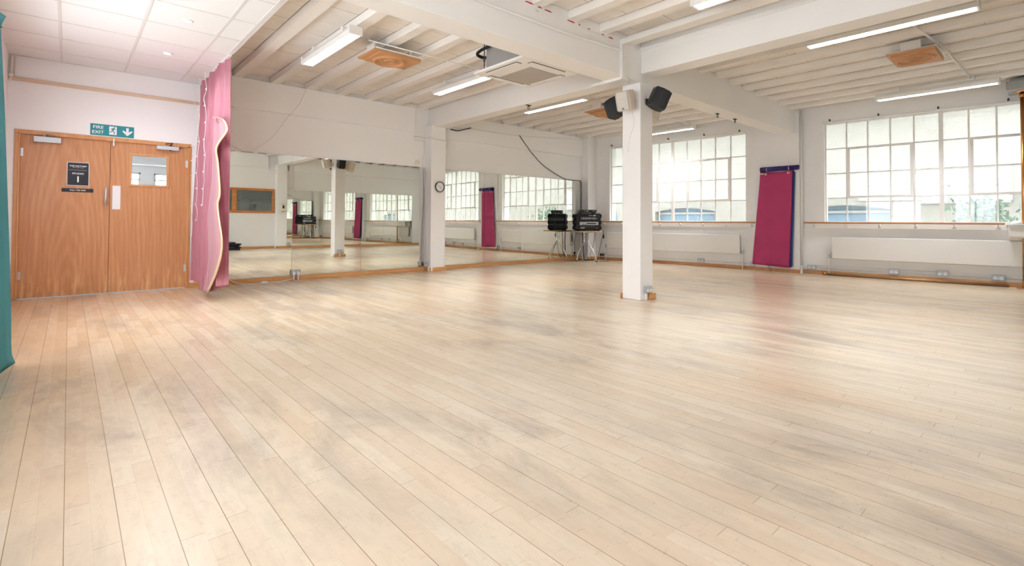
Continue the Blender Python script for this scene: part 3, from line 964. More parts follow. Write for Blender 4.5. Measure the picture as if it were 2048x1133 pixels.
# right leaf, with a glazed vision panel
GX0, GX1, GZ0, GZ1 = 0.637, 1.043, 1.481, 1.887
b = B()
box(b, XC + 0.002, GX0, 0.012, 0.054, 0.012, DZ - 0.003)
box(b, GX1, DX1 - 0.003, 0.012, 0.054, 0.012, DZ - 0.003)
box(b, GX0, GX1, 0.012, 0.054, 0.012, GZ0); box(b, GX0, GX1, 0.012, 0.054, GZ1, DZ - 0.003)
box(b, XC - 0.03, XC + 0.03, 0.0545, 0.07, 0.012, DZ - 0.003)  # unseen strip added behind the meeting gap to stop light leaking through
leaf2 = obj('door_leaf', b, M['door'], root)
b = B(); f = 0.03
for y0, y1 in ((0.002, 0.02), (0.046, 0.064)):
    box(b, GX0 - f, GX0 + 0.003, y0, y1, GZ0 - f, GZ1 + f, 0.004, 1); box(b, GX1 - 0.003, GX1 + f, y0, y1, GZ0 - f, GZ1 + f, 0.004, 1)
    box(b, GX0, GX1, y0, y1, GZ0 - f, GZ0 + 0.003, 0.004, 1); box(b, GX0, GX1, y0, y1, GZ1 - 0.003, GZ1 + f, 0.004, 1)
obj('glazing_bead', b, M['door_trim'], leaf2)
b = B(); box(b, GX0, GX1, 0.031, 0.036, GZ0, GZ1)
obj('glass', b, M['clear'], leaf2)
b = B(); box(b, 0.436, 0.523, 0.006, 0.0125, 1.132, 1.453, 0.002, 1)
obj('push_plate', b, M['plastic_white'], leaf2)
for z in (1.812, 0.29):
    b = B(); tube(b, [(DX1 - 0.004, 0.004, z - 0.05), (DX1 - 0.004, 0.004, z + 0.05)], 0.009, 10); box(b, DX1 - 0.03, DX1 - 0.002, 0.008, 0.0125, z - 0.05, z + 0.05)
    obj('hinge', b, M['silver'], leaf2)
closer(leaf2, 0.913, 1.177, 1.992, 2.046, False)
b = B(); box(b, 0.430, 0.447, -0.024, 0.012, 1.985, 2.045, 0.003, 1); box(b, 0.432, 0.445, -0.026, -0.020, 2.04, 2.085, 0.002, 1)
obj('catch', b, M['plastic_white'], leaf2)

# signs
t = thing('fire_exit_sign', 'green fire exit sign with running figure and down arrow above the doors', 'sign', (0.424, YM, 2.194), 0)
b = B(); box(b, -0.23, 0.23, -0.008, 0.0, -0.075, 0.075, 0.001, 1)
obj('sign_board', b, M['green_sign'], t)
text('FIRE', 0.058, (-0.150, -0.0088, 0.030), M['sign_white'], t, bold=0.012, xs=1.05)
text('EXIT', 0.058, (-0.152, -0.0088, -0.036), M['sign_white'], t, bold=0.012, xs=1.05)
b = B(); box(b, -0.036, 0.044, -0.0092, -0.008, -0.054, 0.058)
obj('pictogram_panel', b, M['sign_white'], t)
b = B()   # running figure and doorway edge
lathe(b, [(0, -0.0102), (0.008, -0.0102), (0.008, -0.0092), (0, -0.0092)], 14, 'Y', (0.022, 0, 0.044), close=False)
def limb(p, q, w):
    p = Vector((p[0], 0, p[1])); q = Vector((q[0], 0, q[1])); d = (q - p).normalized(); n = Vector((-d.z, 0, d.x)) * w / 2
    prism(b, [((p + n).x, (p + n).z), ((q + n).x, (q + n).z), ((q - n).x, (q - n).z), ((p - n).x, (p - n).z)], -0.0102, -0.0092, 'XZ')
limb((0.012, 0.036), (-0.002, 0.002), 0.017); limb((0.012, 0.034), (-0.012, 0.026), 0.008); limb((-0.012, 0.027), (-0.020, 0.010), 0.007)
limb((0.012, 0.034), (0.028, 0.016), 0.008); limb((0.028, 0.017), (0.038, 0.022), 0.007)
limb((0.0, 0.006), (0.014, -0.016), 0.010); limb((0.013, -0.014), (0.020, -0.044), 0.009)
limb((-0.001, 0.006), (-0.014, -0.018), 0.010); limb((-0.013, -0.017), (-0.036, -0.022), 0.009)
obj('running_figure', b, M['green_sign'], t)
b = B(); prism(b, [(0.145, 0.055), (0.173, 0.055), (0.173, -0.004), (0.196, 0.016), (0.212, 0.016), (0.212, 0.0), (0.159, -0.054), (0.106, 0.0), (0.106, 0.016), (0.122, 0.016), (0.145, -0.004)], -0.0095, -0.008, 'XZ')
obj('arrow', b, M['sign_white'], t)

t = thing('studio_sign', 'black square door sign lettered with the studio number 1', 'sign', (0.083, YM + 0.012, 1.586), 0)
b = B(); box(b, -0.110, 0.110, -0.006, 0.0, -0.153, 0.153, 0.001, 1)
obj('sign_rim', b, M['plastic_white'], t)
b = B(); box(b, -0.104, 0.104, -0.008, -0.004, -0.147, 0.147)
obj('sign_board', b, M['sign_black'], t)
text('THE FACTORY', 0.026, (0, -0.0088, 0.102), M['sign_white'], t, bold=0.02, xs=1.0)
for x0, x1 in ((-0.055, -0.022), (-0.016, 0.014), (0.020, 0.055)):
    b = B(); box(b, x0, x1, -0.0088, -0.008, 0.081, 0.0835)
    obj('fine_line', b, M['silver'], t)
b = B(); box(b, -0.088, 0.088, -0.0088, -0.008, 0.050, 0.0525)
obj('line', b, M['silver'], t)
text('STUDIO', 0.031, (0, -0.0088, 0.004), M['sign_white'], t, bold=0.012, xs=1.05)
text('1', 0.105, (0, -0.0088, -0.072), M['sign_white'], t, bold=0.025)
t = thing('door_notice', 'narrow black notice reading pull this side on the left door leaf', 'sign', (0.083, YM + 0.012, 1.373), 0)
b = B(); box(b, -0.156, 0.156, -0.004, 0.0, -0.024, 0.024, 0.001, 1)
obj('sign_board', b, M['sign_black'], t)
text('PULL THIS SIDE', 0.023, (0, -0.0048, 0), M['sign_white'], t, bold=0.015)

# passage beyond the doors
b = B()
box(b, -1.6, 3.2, YM + 0.16, 11.7, -0.12, 0.0)
struct('floor_passage', b, M['tarmac'])
b = B(); box(b, -1.6, 3.2, YM + 0.16, 11.8, 2.35, 2.5)
struct('ceiling_passage', b, M['wall'])
b = B()
HOLES = [(0.35, 0.99), (1.19, 1.95)]
box(b, -1.6, HOLES[0][0], 11.5, 11.7, 0, 2.4); box(b, HOLES[0][1], HOLES[1][0], 11.5, 11.7, 0, 2.4); box(b, HOLES[1][1], 3.2, 11.5, 11.7, 0, 2.4)
for a, c in HOLES:
    box(b, a, c, 11.5, 11.7, 0, 1.0); box(b, a, c, 11.5, 11.7, 1.87, 2.4)
box(b, -1.7, -1.6, YM + 0.16, 11.7, 0, 2.4); box(b, 3.2, 3.3, YM + 0.16, 11.7, 0, 2.4)
struct('wall_passage', b, M['wall'])
for i, (a, c) in enumerate(HOLES):
    r = struct_root('window_%d' % (8 + i), ((a + c) / 2, 11.55, 1.0))
    h = (c - a) / 2
    b = B()
    for p, q in ((-h, -h + 0.03), (h - 0.03, h)):
        box(b, p, q, -0.02, 0.02, 0, 0.87)
    for p, q in ((0, 0.03), (0.73, 0.75), (0.84, 0.87)):
        box(b, -h, h, -0.02, 0.02, p, q)
    obj('window_frame', b, M['gloss_white'], r)
b = B(); box(b, -0.6, 2.4, 11.2, 11.5, 2.0, 2.36, 0.01, 1)
struct('trim_11', b, M['wall'])

# ------------------------------------------------------------------ pink curtain with fairy lights
t = thing('stage_curtain', 'pink gathered curtain with cream edging hanging from the tiled ceiling edge beside the doors', 'curtain', (1.46, 7.6, 0))
def curtain_sheet():
    b = B()
    NU, NV = 150, 34
    grid = []
    y0, y1 = 8.54, 6.80
    for j in range(NV + 1):
        v = j / NV
        row = []
        for i in range(NU + 1):
            u = i / NU
            y = y0 + (y1 - y0) * u
            # hem height
            if u < 0.27:
                zb = 0.12
            elif u < 0.45:
                zb = 0.12 - 0.10 * (u - 0.27) / 0.18
            else:
                zb = 0.02 + 0.19 * (u - 0.45) / 0.55
            z = 2.992 + (zb - 2.992) * v
            amp = 0.024 + 0.030 * min(1, v * 1.6)
            ph = u * 9.5 * 2 * PI + 0.9 * math.sin(u * 17.0) + 0.35 * math.sin(v * 2.2 + u * 9)
            x = 1.425 + amp * math.sin(ph) + 0.016 * math.sin(ph * 0.37 + 2.0 * v) + 0.014 * math.sin(ph * 2.1 + 3 * v) * v
            x -= 0.045 * v * (1 - u)
            y += 0.02 * math.cos(ph + 0.8) - 0.05 * v * math.sin(PI * u)
            row.append(b.verts.new((x - 1.46, y - 7.6, z)))
        grid.append(row)
    for j in range(NV):
        for i in range(NU):
            b.faces.new((grid[j][i], grid[j][i + 1], grid[j + 1][i + 1], grid[j + 1][i]))
    return b
fab = obj('fabric', curtain_sheet(), M['pink'], t, True)
# leading edge turned out over the folds, cream hem along it
HEM = [(7.16, 2.285), (6.97, 2.262), (6.60, 2.175), (6.44, 2.063), (6.50, 2.005), (6.86, 1.935), (7.04, 1.86), (6.97, 1.70), (6.92, 1.55), (6.80, 1.30),
       (6.87, 1.18), (6.70, 0.94), (6.60, 0.765), (6.67, 0.585), (7.00, 0.32), (7.44, 0.035)]
hem = spline([(0, y * 0.974, 1 + (z - 1) * 0.974) for y, z in HEM], 4)
def hem_x(z):
    return 1.325 + 0.012 * math.sin(z * 5.0)
b = B(); rows = []
NF = 12
for p in hem:
    row = []
    ys_ = max(p.y + 0.03, 7.05 + 0.80 * max(0.0, 1 - p.z / 2.3) ** 0.7)
    for i in range(NF + 1):
        f = i / NF
        y = ys_ + (p.y - ys_) * f
        z = p.z + (0.03 if f < 1 else 0) * (1 - f)
        x = hem_x(p.z) + 0.055 * (1 - f) * (1 - f) + 0.022 * math.sin(f * 9 + p.z * 1.7) * (1 - f)
        row.append(b.verts.new((x - 1.46, y - 7.6, z)))
    rows.append(row)
for a, c in zip(rows, rows[1:]):
    for i in range(NF):
        b.faces.new((a[i], a[i + 1], c[i + 1], c[i]))
flap = obj('turned_edge', b, M['pink'], t, True)
b = B()
pts = [(hem_x(p.z) - 1.46 - 0.004, p.y - 7.6, p.z) for p in hem]
va = [b.verts.new(p) for p in pts]; vb = [b.verts.new((p[0] - 0.006, p[1] + 0.07, p[2] + 0.012)) for p in pts]
for i in range(len(pts) - 1):
    b.faces.new((va[i], va[i + 1], vb[i + 1], vb[i]))
h = obj('hem', b, M['hem'], flap, True)
m = h.modifiers.new('thickness', 'SOLIDIFY'); m.thickness = 0.004
b = B(); box(b, -0.045, -0.015, -0.85, 0.95, 2.99, 3.012)
obj('track', b, M['gloss_white'], t)

def fairy(y, ztop, zbot, seed, lab):
    rnd = random.Random(seed)
    tt = thing('fairy_lights', lab, 'fairy lights', (1.335, y, 0), 0, 'clear fairy light strings on the pink curtain')
    pts = []; z = ztop
    while z > zbot:
        pts.append((0.0 + rnd.uniform(-0.015, 0.012) - 0.02 * (ztop - z) / 3, rnd.uniform(-0.05, 0.05), z)); z -= 0.11
    b = B(); tube(b, spline(pts, 3), 0.003, 5)
    w = obj('wire', b, M['plastic_white'], tt)
    for p in pts[::2]:
        b = B(); lathe(b, [(0.0, -0.012), (0.006, -0.008), (0.007, 0.004), (0.0, 0.012)], 8, 'Z', (p[0] - 0.008, p[1] + 0.01, p[2]), close=False)
        obj('bulb', b, M['plastic_white'], tt, True)
fairy(8.40, 2.95, 0.75, 1, 'string of clear fairy lights on the wall side of the pink curtain')
fairy(8.05, 2.97, 0.9, 2, 'string of clear fairy lights down the middle of the pink curtain')
fairy(7.62, 2.95, 1.1, 3, 'string of clear fairy lights nearest the turned-out edge of the pink curtain')

# ------------------------------------------------------------------ teal stretched fabric panel at the left edge
t = thing('fabric_panel', 'tall teal stretched fabric panel with pointed corners at the left edge', 'fabric panel', (-0.27, 4.74, 0), math.atan2(0.98, 0.19))
Ld = math.hypot(0.19, 0.98)
edge = [(4.819, 0.009), (4.78, 0.05), (4.745, 0.085), (4.728, 0.16), (4.72, 0.30), (4.652, 0.794), (4.574, 1.283), (4.498, 1.755), (4.417, 2.145), (4.402, 2.185), (4.435, 2.229), (4.492, 2.289)]
far = [((y - 4.74) / (0.98 / Ld), z) for y, z in edge]
near = [(-1.45 - a * 0.6, z) for a, z in far]
b = B()
NW = 14
rows = []
for (a0, z0), (a1, z1) in zip(far, near):
    rows.append([b.verts.new((a0 + (a1 - a0) * i / NW, 0.012 * math.sin(i * 1.1) * (0.3 + 0.7 * z0 / 2.3), z0)) for i in range(NW + 1)])
for r0, r1 in zip(rows, rows[1:]):
    for i in range(NW):
        b.faces.new((r0[i], r0[i + 1], r1[i + 1], r1[i]))
o = obj('fabric', b, M['teal'], t, True)
m = o.modifiers.new('thickness', 'SOLIDIFY'); m.thickness = 0.006
b = B(); tube(b, [(far[-3][0], -0.004, far[-3][1] + 0.005), (near[-3][0], -0.004, near[-3][1] + 0.005)], 0.006, 8)
obj('top_seam', b, M['teal'], t)

# ------------------------------------------------------------------ clock
t = thing('wall_clock', 'round wall clock with dark rim and white face on the pillar between the mirrors', 'clock', (5.520, 8.37, 1.675), 0)
b = B(); lathe(b, [(0.100, 0.0), (0.108, -0.012), (0.108, -0.035), (0.103, -0.042), (0.094, -0.038), (0.093, -0.028)], 48, 'Y', close=False)
obj('rim', b, M['black'], t, True)
b = B(); lathe(b, [(0, -0.026), (0.0935, -0.026), (0.0935, -0.001), (0, -0.001)], 48, 'Y', close=False)
obj('face', b, M['sign_white'], t)
for k in range(1, 13):
    a = PI / 2 - k * PI / 6
    text(str(k), 0.019, (0.074 * math.cos(a), -0.0268, 0.074 * math.sin(a)), M['black'], t, name='numeral')
def hand(name, ang, L, w):
    b = B(); d = Vector((math.sin(ang), 0, math.cos(ang))); n = Vector((d.z, 0, -d.x)) * w
    p0 = -d * 0.012; p1 = d * L
    prism(b, [((p0 + n).x, (p0 + n).z), ((p1 + n * 0.4).x, (p1 + n * 0.4).z), ((p1 - n * 0.4).x, (p1 - n * 0.4).z), ((p0 - n).x, (p0 - n).z)], -0.030, -0.028, 'XZ')
    obj(name, b, M['black'], t)
hand('hour_hand', math.radians(145), 0.046, 0.004)
hand('minute_hand', math.radians(300), 0.072, 0.003)

# small boxes on the wall
t = thing('thermostat', 'small cream thermostat box above the mirrors by the clock pillar', 'thermostat', (5.15, YM, 2.155), 0)
b = B(); box(b, -0.042, 0.042, -0.03, 0.0, -0.04, 0.04, 0.006, 2); obj('case', b, M['cream'], t)
b = B(); lathe(b, [(0, -0.036), (0.016, -0.036), (0.018, -0.03), (0, -0.03)], 16, 'Y', close=False); obj('dial', b, M['cream'], t, True)
t = thing('sensor', 'small grey sensor on the edge of the clock pillar high up', 'sensor', (5.69, YM - 0.10, 2.50), 0)
b = B(); box(b, -0.018, 0.018, -0.02, 0.02, -0.03, 0.03, 0.004, 1); obj('case', b, M['dark_metal'], t)
t = thing('soap_dispenser', 'cream wall dispenser on the far pillar, seen in the left mirror', 'dispenser', (5.52, YB + 0.22, 1.28), 0)
b = B(); box(b, -0.085, 0.085, 0, 0.1, 0, 0.27, 0.015, 2); obj('case', b, M['cream'], t)
b = B(); box(b, -0.03, 0.03, 0.1, 0.104, 0.09, 0.2, 0.002, 1); box(b, -0.05, 0.05, 0.02, 0.09, -0.012, 0.0); obj('window_slot', b, M['dark_metal'], t)

# cables and conduits on the mirror wall
def cable(pts, r, mat, lab, n=6, sm=5):
    b = B(); tube(b, spline(pts, sm), r, n)
    return tag(obj('cord', b, mat, None, True), lab, 'cable')
yc = YM - 0.028; yband = YM - 0.072
cable([(7.84, yband, 3.01), (7.98, yband, 2.87), (8.13, yband, 2.735), (8.24, YM - 0.04, 2.665), (8.40, yc, 2.56), (8.60, yc, 2.42), (8.97, yc, 2.245), (9.39, yc, 2.105), (9.71, yc, 2.070), (10.0, yc, 2.079), (10.09, yc, 2.06), (10.12, yc, 1.95), (10.12, yc, 1.30), (10.10, yc - 0.02, 1.05)], 0.008, M['black'],
      'black cable sagging across the wall and down the corner to the sound equipment')
cable([(5.90, yband + 0.006, 2.905), (6.05, yband - 0.02, 2.89), (6.2, yband - 0.02, 2.93), (6.42, yband, 3.0)], 0.011, M['black'], 'short loose black cable end by the top of the clock pillar')
cable([(5.07, YM - 0.02, 2.665), (5.31, YM - 0.02, 2.66), (5.318, 8.5, 2.655), (5.318, 8.36, 2.64), (5.45, 8.358, 2.62), (5.66, 8.358, 2.60), (5.682, 8.365, 2.55), (5.682, 8.40, 2.45)], 0.010, M['cream'], 'upper cream conduit wrapping round the top of the clock pillar')
cable([(5.07, YM - 0.02, 2.60), (5.24, YM - 0.02, 2.60), (5.29, YM - 0.02, 2.56), (5.30, YM - 0.02, 2.4), (5.26, YM - 0.02, 2.2), (5.29, YM - 0.02, 2.0), (5.315, 8.56, 1.6), (5.315, 8.5, 0.9), (5.315, 8.46, 0.2)], 0.007, M['gloss_white'], 'thin white cable running down beside the clock pillar to its socket')
cable([(2.95, YM - 0.065, 3.2), (2.85, YM - 0.066, 2.95), (2.72, YM - 0.065, 2.76), (2.68, YM - 0.01, 2.7), (2.45, YM - 0.008, 2.35), (2.2, YM - 0.006, 2.12)], 0.004, M['cream'], 'thin pale cable hanging down the wall above the left mirrors')
cable([(1.55, YM - 0.006, 2.35), (1.75, YM - 0.006, 2.2), (2.0, YM - 0.006, 2.09)], 0.004, M['cream'], 'thin pale cable end beside the pink curtain above the mirrors')
cable([(10.1, YM - 0.066, 3.17), (9.0, YM - 0.066, 3.08), (7.74, yband, 2.99), (6.6, YM - 0.066, 2.98), (5.8, YM - 0.066, 2.95)], 0.006, M['cream'], 'thin pale conduit along the downstand above the right mirrors')

# ------------------------------------------------------------------ ceiling lights
def lamp_proto():
    t = thing('ceiling_light', '', 'ceiling light', (0, 0, 0), 0, 'fluorescent ceiling lights')
    L = 1.5; w = 0.062; z1 = 0.105
    b = B()
    prism(b, [(-w - 0.012, 0.0), (-w - 0.02, 0.045), (-w + 0.005, z1 - 0.02), (-0.03, z1), (0.03, z1), (w - 0.005, z1 - 0.02), (w + 0.02, 0.045), (w + 0.012, 0.0), (w, 0.0), (w, 0.056), (-w, 0.056), (-w, 0.0)], 0.02, L - 0.02, 'XZ')
    obj('housing', b, M['gloss_white'], t)
    for y in (0.3, L - 0.3):
        b = B(); box(b, -0.04, 0.04, y - 0.03, y + 0.03, z1 - 0.004, 0.166, 0.003, 1)
        obj('mounting_block', b, M['gloss_white'], t)
    for y0, y1 in ((0.0, 0.022), (L - 0.022, L)):
        b = B(); box(b, -w - 0.02, w + 0.02, y0, y1, -0.004, z1 - 0.01, 0.008, 2)
        obj('end_cap', b, M['gloss_white'], t)
    b = B(); box(b, -w + 0.002, w - 0.002, 0.025, L - 0.025, 0.046, 0.052)
    obj('tube_glow', b, M['lamp'], t)
    b = B()
    n = 26
    for k in range(n + 1):
        y = 0.03 + (L - 0.06) * k / n
        box(b, -w, w, y - 0.0012, y + 0.0012, 0.002, 0.042)
    box(b, -0.0015, 0.0015, 0.025, L - 0.025, 0.003, 0.042)
    obj('louvre', b, M['louvre'], t)
    return t
LP = lamp_proto()
lights = [((2.325, 5.20, 3.05), 'fluorescent ceiling light nearest the pink curtain'),
          ((4.435, 5.345, 3.05), 'fluorescent ceiling light beside the air conditioner'),
          ((6.455, 5.36, 3.05), 'fluorescent ceiling light beyond the beam, left of the pillar speakers'),
          ((10.19, 5.43, 3.05), 'fluorescent ceiling light over the left window, behind the pillar'),
          ((4.45, 0.87, 3.05), 'fluorescent ceiling light cut by the top edge of the photo'),
          ((6.435, 0.53, 3.05), 'long fluorescent ceiling light at the upper right, in front of the beam'),
          ((10.11, 0.63, 3.05), 'fluorescent ceiling light over the right window by the brass pole')]
for i, (loc, lab) in enumerate(lights):
    if i == 0:
        LP.location = loc; LP['label'] = lab
    else:
        dup(LP, loc, 0, lab)

# tan moulded ceiling panels
def panel_proto():
    t = thing('ceiling_panel', '', 'ceiling panel', (0, 0, 0), 0, 'tan moulded panels on the ceiling')
    b = B()
    box(b, -0.325, 0.325, -0.235, 0.235, 0.02, 0.045, 0.006, 2)
    box(b, -0.255, 0.325, -0.235, 0.205, 0.004, 0.024, 0.006, 2)
    obj('board', b, M['copper_tan'], t)
    b = B(); lathe(b, [(0.160, 0.006), (0.166, -0.012), (0.182, -0.022), (0.198, -0.020), (0.212, 0.006)], 48, close=False)
    obj('ring', b, M['copper_tan'], t, True)
    b = B(); lathe(b, [(0.0, -0.002), (0.018, -0.002), (0.02, 0.004), (0.045, 0.004), (0.05, -0.016), (0.07, -0.016), (0.078, 0.006)], 40, close=False)
    obj('boss', b, M['copper_tan'], t, True)
    for x in (-0.25, 0.25):
        b = B(); box(b, x - 0.015, x + 0.015, -0.10, 0.10, 0.058, 0.168, 0.004, 1)
        obj('batten', b, M['joist'], t)
    b = B(); box(b, -0.30, 0.35, -0.25, 0.25, 0.045, 0.060, 0.003, 1)
    obj('backing', b, M['gloss_white'], t)
    return t
PP = panel_proto()
for i, (loc, lab) in enumerate([((3.05, 5.80, 3.05), 'tan moulded ceiling panel near the air conditioner'),
                                ((7.625, 5.875, 3.05), 'tan moulded ceiling panel behind the pillar speakers'),
                                ((7.87, 1.25, 3.05), 'tan moulded ceiling panel at the upper right')]):
    if i == 0:
        PP.location = loc; PP['label'] = lab
    else:
        dup(PP, loc, 0, lab)
# thin conduits crossing the joists
conduit([(2.62, 5.50, 3.14), (3.5, 5.50, 3.14), (4.9, 5.50, 3.14)], 0.008, M['joist'], 'thin painted conduit from the near tan panel towards the air conditioner')
conduit([(6.50, 1.15, 3.19), (8.2, 1.0, 3.19), (10.1, 0.95, 3.19)], 0.014, M['joist'], 'thin painted conduit crossing the joists by the upper right panel')
conduit([(6.5, 5.55, 3.18), (8.4, 5.55, 3.18), (10.1, 5.55, 3.18)], 0.010, M['joist'], 'thin painted conduit crossing the joists behind the pillar')

# ------------------------------------------------------------------ air conditioner
t = thing('air_conditioner', 'square white ceiling air conditioner cassette under the beam', 'air conditioner', (4.145, 4.40, 2.80), 0)
b = B()
o_, i_ = 0.465, 0.275
box(b, -o_, o_, -0.45, 0.45, 0.0, 0.032, 0.012, 2)
obj('cover', b, M['gloss_white'], t)
b = B(); box(b, -0.165, 0.37, -0.245, 0.32, -0.006, 0.004, 0.003, 1)
obj('intake_grille', b, M['grille'], t)
for k in range(4):
    b = B()
    box(b, -0.28, 0.28, 0.325, 0.405, -0.003, 0.003, 0.002, 1)
    Mx = Matrix.Rotation(k * PI / 2, 4, 'Z')
    bmesh.ops.transform(b, matrix=Mx, verts=b.verts[:])
    v = obj('outlet_slot', b, M['dark_metal'], t)
    b = B(); box(b, -0.272, 0.272, 0.335, 0.395, -0.010, -0.002, 0.003, 1)
    bmesh.ops.transform(b, matrix=Mx, verts=b.verts[:])
    obj('vane', b, M['gloss_white'], v)
b = B(); box(b, -0.395, 0.38, -0.40, 0.278, 0.032, 0.40)
body = obj('body', b, M['grey_duct'], t)
b = B(); tube(b, spline([(-0.33, -0.2, 0.30), (-0.42, 0.10, 0.30), (-0.42, 0.42, 0.27), (-0.30, 0.46, 0.25), (-0.22, 0.30, 0.24)], 5), 0.02, 10)
obj('insulated_pipe', b, M['black_soft'], t, True)
for x, y in ((-0.41, 0.30), (0.40, 0.30), (-0.41, -0.40), (0.40, -0.40)):
    b = B(); tube(b, [(x, y, 0.03), (x, y, 0.47)], 0.006, 6)
    lathe(b, [(0.014, 0.0), (0.014, 0.012)], 10, 'Z', (x, y, 0.14)); lathe(b, [(0.014, 0.0), (0.014, 0.012)], 10, 'Z', (x, y, 0.30))
    obj('hanger_rod', b, M['dark_metal'], t)

# ------------------------------------------------------------------ loudspeakers on the pillar
def speaker(name, lab, mat, badge, mount, d, tilt, yaw_, group):
    """mount: point on the pillar; d: outward unit direction (2D); yaw_: facing angle of the grille in plan."""
    t = thing(name, lab, 'loudspeaker', mount, 0, group)
    out = Vector((d[0], d[1], 0))
    b = B(); c = out * 0.05
    tube(b, [out * 0.0, out * 0.09], 0.016, 10)
    box(b, -0.03, 0.03, -0.03, 0.03, -0.04, 0.04, 0.004, 1, Matrix.Translation(out * 0.008) @ Matrix.Diagonal((1 if d[0] == 0 else 0.25, 1 if d[1] == 0 else 0.25, 1, 1)))
    obj('bracket', b, mat, t)
    Mw = Matrix.Translation(out * 0.20 + Vector((0, 0, -0.01))) @ Matrix.Scale(1.1, 4) @ Matrix.Rotation(yaw_, 4, 'Z') @ Matrix.Rotation(tilt, 4, 'X')
    # cabinet in its own axes: grille at -Y
    b = B()
    prof = [(-0.088, -0.055), (0.088, -0.055), (0.088, 0.04), (0.062, 0.12), (-0.062, 0.12), (-0.088, 0.04)]
    A = [b.verts.new((x, y, -0.115)) for x, y in prof]; C = [b.verts.new((x, y, 0.115)) for x, y in prof]
    b.faces.new(A); b.faces.new(C)
    for i in range(6):
        b.faces.new((A[i], A[(i + 1) % 6], C[(i + 1) % 6], C[i]))
    bmesh.ops.bevel(b, geom=b.edges[:], offset=0.024, segments=4, profile=0.55, affect='EDGES')
    bmesh.ops.transform(b, matrix=Mw, verts=b.verts[:])
    cab = obj('cabinet', b, mat, t, False)
    b = B(); box(b, -0.080, 0.080, -0.066, -0.05, -0.11, 0.11, 0.02, 3)
    bmesh.ops.transform(b, matrix=Mw, verts=b.verts[:])
    obj('grille', b, badge[1], t)
    b = B(); lathe(b, [(0.045, -0.0665), (0.05, -0.069), (0.055, -0.0665)], 32, 'Y', (0.0, 0, -0.025), close=False)
    bmesh.ops.transform(b, matrix=Mw, verts=b.verts[:])
    obj('woofer_ring', b, badge[1], t, True)
    b = B(); box(b, -0.011, 0.011, -0.069, -0.066, -0.098, -0.076)
    bmesh.ops.transform(b, matrix=Mw, verts=b.verts[:])
    g = obj('badge', b, badge[0], t)
    b = B(); box(b, -0.004, 0.004, -0.0702, -0.069, -0.092, -0.083)
    bmesh.ops.transform(b, matrix=Mw, verts=b.verts[:])
    obj('badge_mark', b, M['sign_white'], g)
M['spk_white'] = plain('off_white_speaker', lin(222, 212, 198), 0.5, var=0.03)
M['spk_grille'] = plain('pale_speaker_mesh', lin(212, 206, 196), 0.6, var=0.06, scale=60)
M['spk_dark'] = plain('black_speaker_mesh', lin(44, 42, 40), 0.6, var=0.1, scale=60)
GR = 'small loudspeakers on the pillar'
speaker('mounted_loudspeaker', 'off-white loudspeaker on the left face of the pillar', M['spk_white'], (M['black'], M['spk_grille']), (5.41, 3.70, 2.535), (-1, 0), 0.26, math.radians(-88), GR)
speaker('mounted_loudspeaker', 'black loudspeaker on the front right of the pillar, tilted down', M['black'], (M['black_soft'], M['spk_dark']), (5.55, 3.61, 2.55), (0, -1), 0.42, math.radians(58), GR)
speaker('mounted_loudspeaker', 'black loudspeaker on the mirror side of the pillar, half hidden behind the white one', M['black'], (M['black_soft'], M['spk_dark']), (5.49, 3.885, 2.54), (0, 1), 0.38, math.radians(180), GR)
speaker('mounted_loudspeaker', 'off-white loudspeaker on the window side of the pillar, seen in the mirror', M['spk_white'], (M['black'], M['spk_grille']), (5.69, 3.76, 2.50), (1, 0), 0.30, math.radians(90), GR)
cable([(5.40, 3.72, 2.42), (5.403, 3.70, 2.25), (5.404, 3.76, 2.1), (5.404, 3.80, 1.9)], 0.003, M['cream'], 'thin pale speaker lead down the left face of the pillar')

# ceiling hooks
def ceiling_hook(loc, lab):
    t = thing('ceiling_hook', lab, 'hook', loc, 0, 'black ring hooks under the beams')
    b = B(); box(b, -0.05, 0.05, -0.02, 0.02, -0.008, 0, 0.002, 1); lathe(b, [(0.018, -0.008), (0.014, -0.02), (0.008, -0.024)], 12)
    obj('plate', b, M['dark_metal'], t)
    b = B()
    tube(b, [(0.02 * math.sin(a), 0, -0.045 + 0.022 * math.cos(a)) for a in [k * PI / 8 for k in range(17)]], 0.005, 6)
    obj('ring', b, M['dark_metal'], t)
ceiling_hook((7.90, 3.80, 2.78), 'black ring hook under the long beam, nearer the pillar')
ceiling_hook((8.54, 3.80, 2.78), 'black ring hook under the long beam, nearer the windows')
ceiling_hook((5.50, 5.765, 2.872), 'black ring hook under the beam left of the pillar')

# ------------------------------------------------------------------ exercise mats hanging on the pier
def mat_sheet(y_top, y_bot, z_top, z_bot, x, th, sag, wave, seed):
    """sheet hung on the pier: edges given as (left,right) in Y."""
    b = B(); NU, NV = 24, 30
    g = []
    for j in range(NV + 1):
        v = j / NV; row = []
        for i in range(NU + 1):
            u = i / NU
            yl = y_top[0] + (y_bot[0] - y_top[0]) * v; yr = y_top[1] + (y_bot[1] - y_top[1]) * v
            zt = z_top[0] + (z_top[1] - z_top[0]) * u - sag * math.sin(PI * u) ** 2
            zb = z_bot[0] + (z_bot[1] - z_bot[0]) * u
            xx = x - 0.03 * v * v - wave * math.cos((u - 0.5) * 4.5) * (1 - v) ** 1.5 * 0.8
            row.append(b.verts.new((xx, yl + (yr - yl) * u, zt + (zb - zt) * v)))
        g.append(row)
    for j in range(NV):
        for i in range(NU):
            b.faces.new((g[j][i], g[j][i + 1], g[j + 1][i + 1], g[j + 1][i]))
    return b
GRP = 'exercise mats hanging on the brick pier'
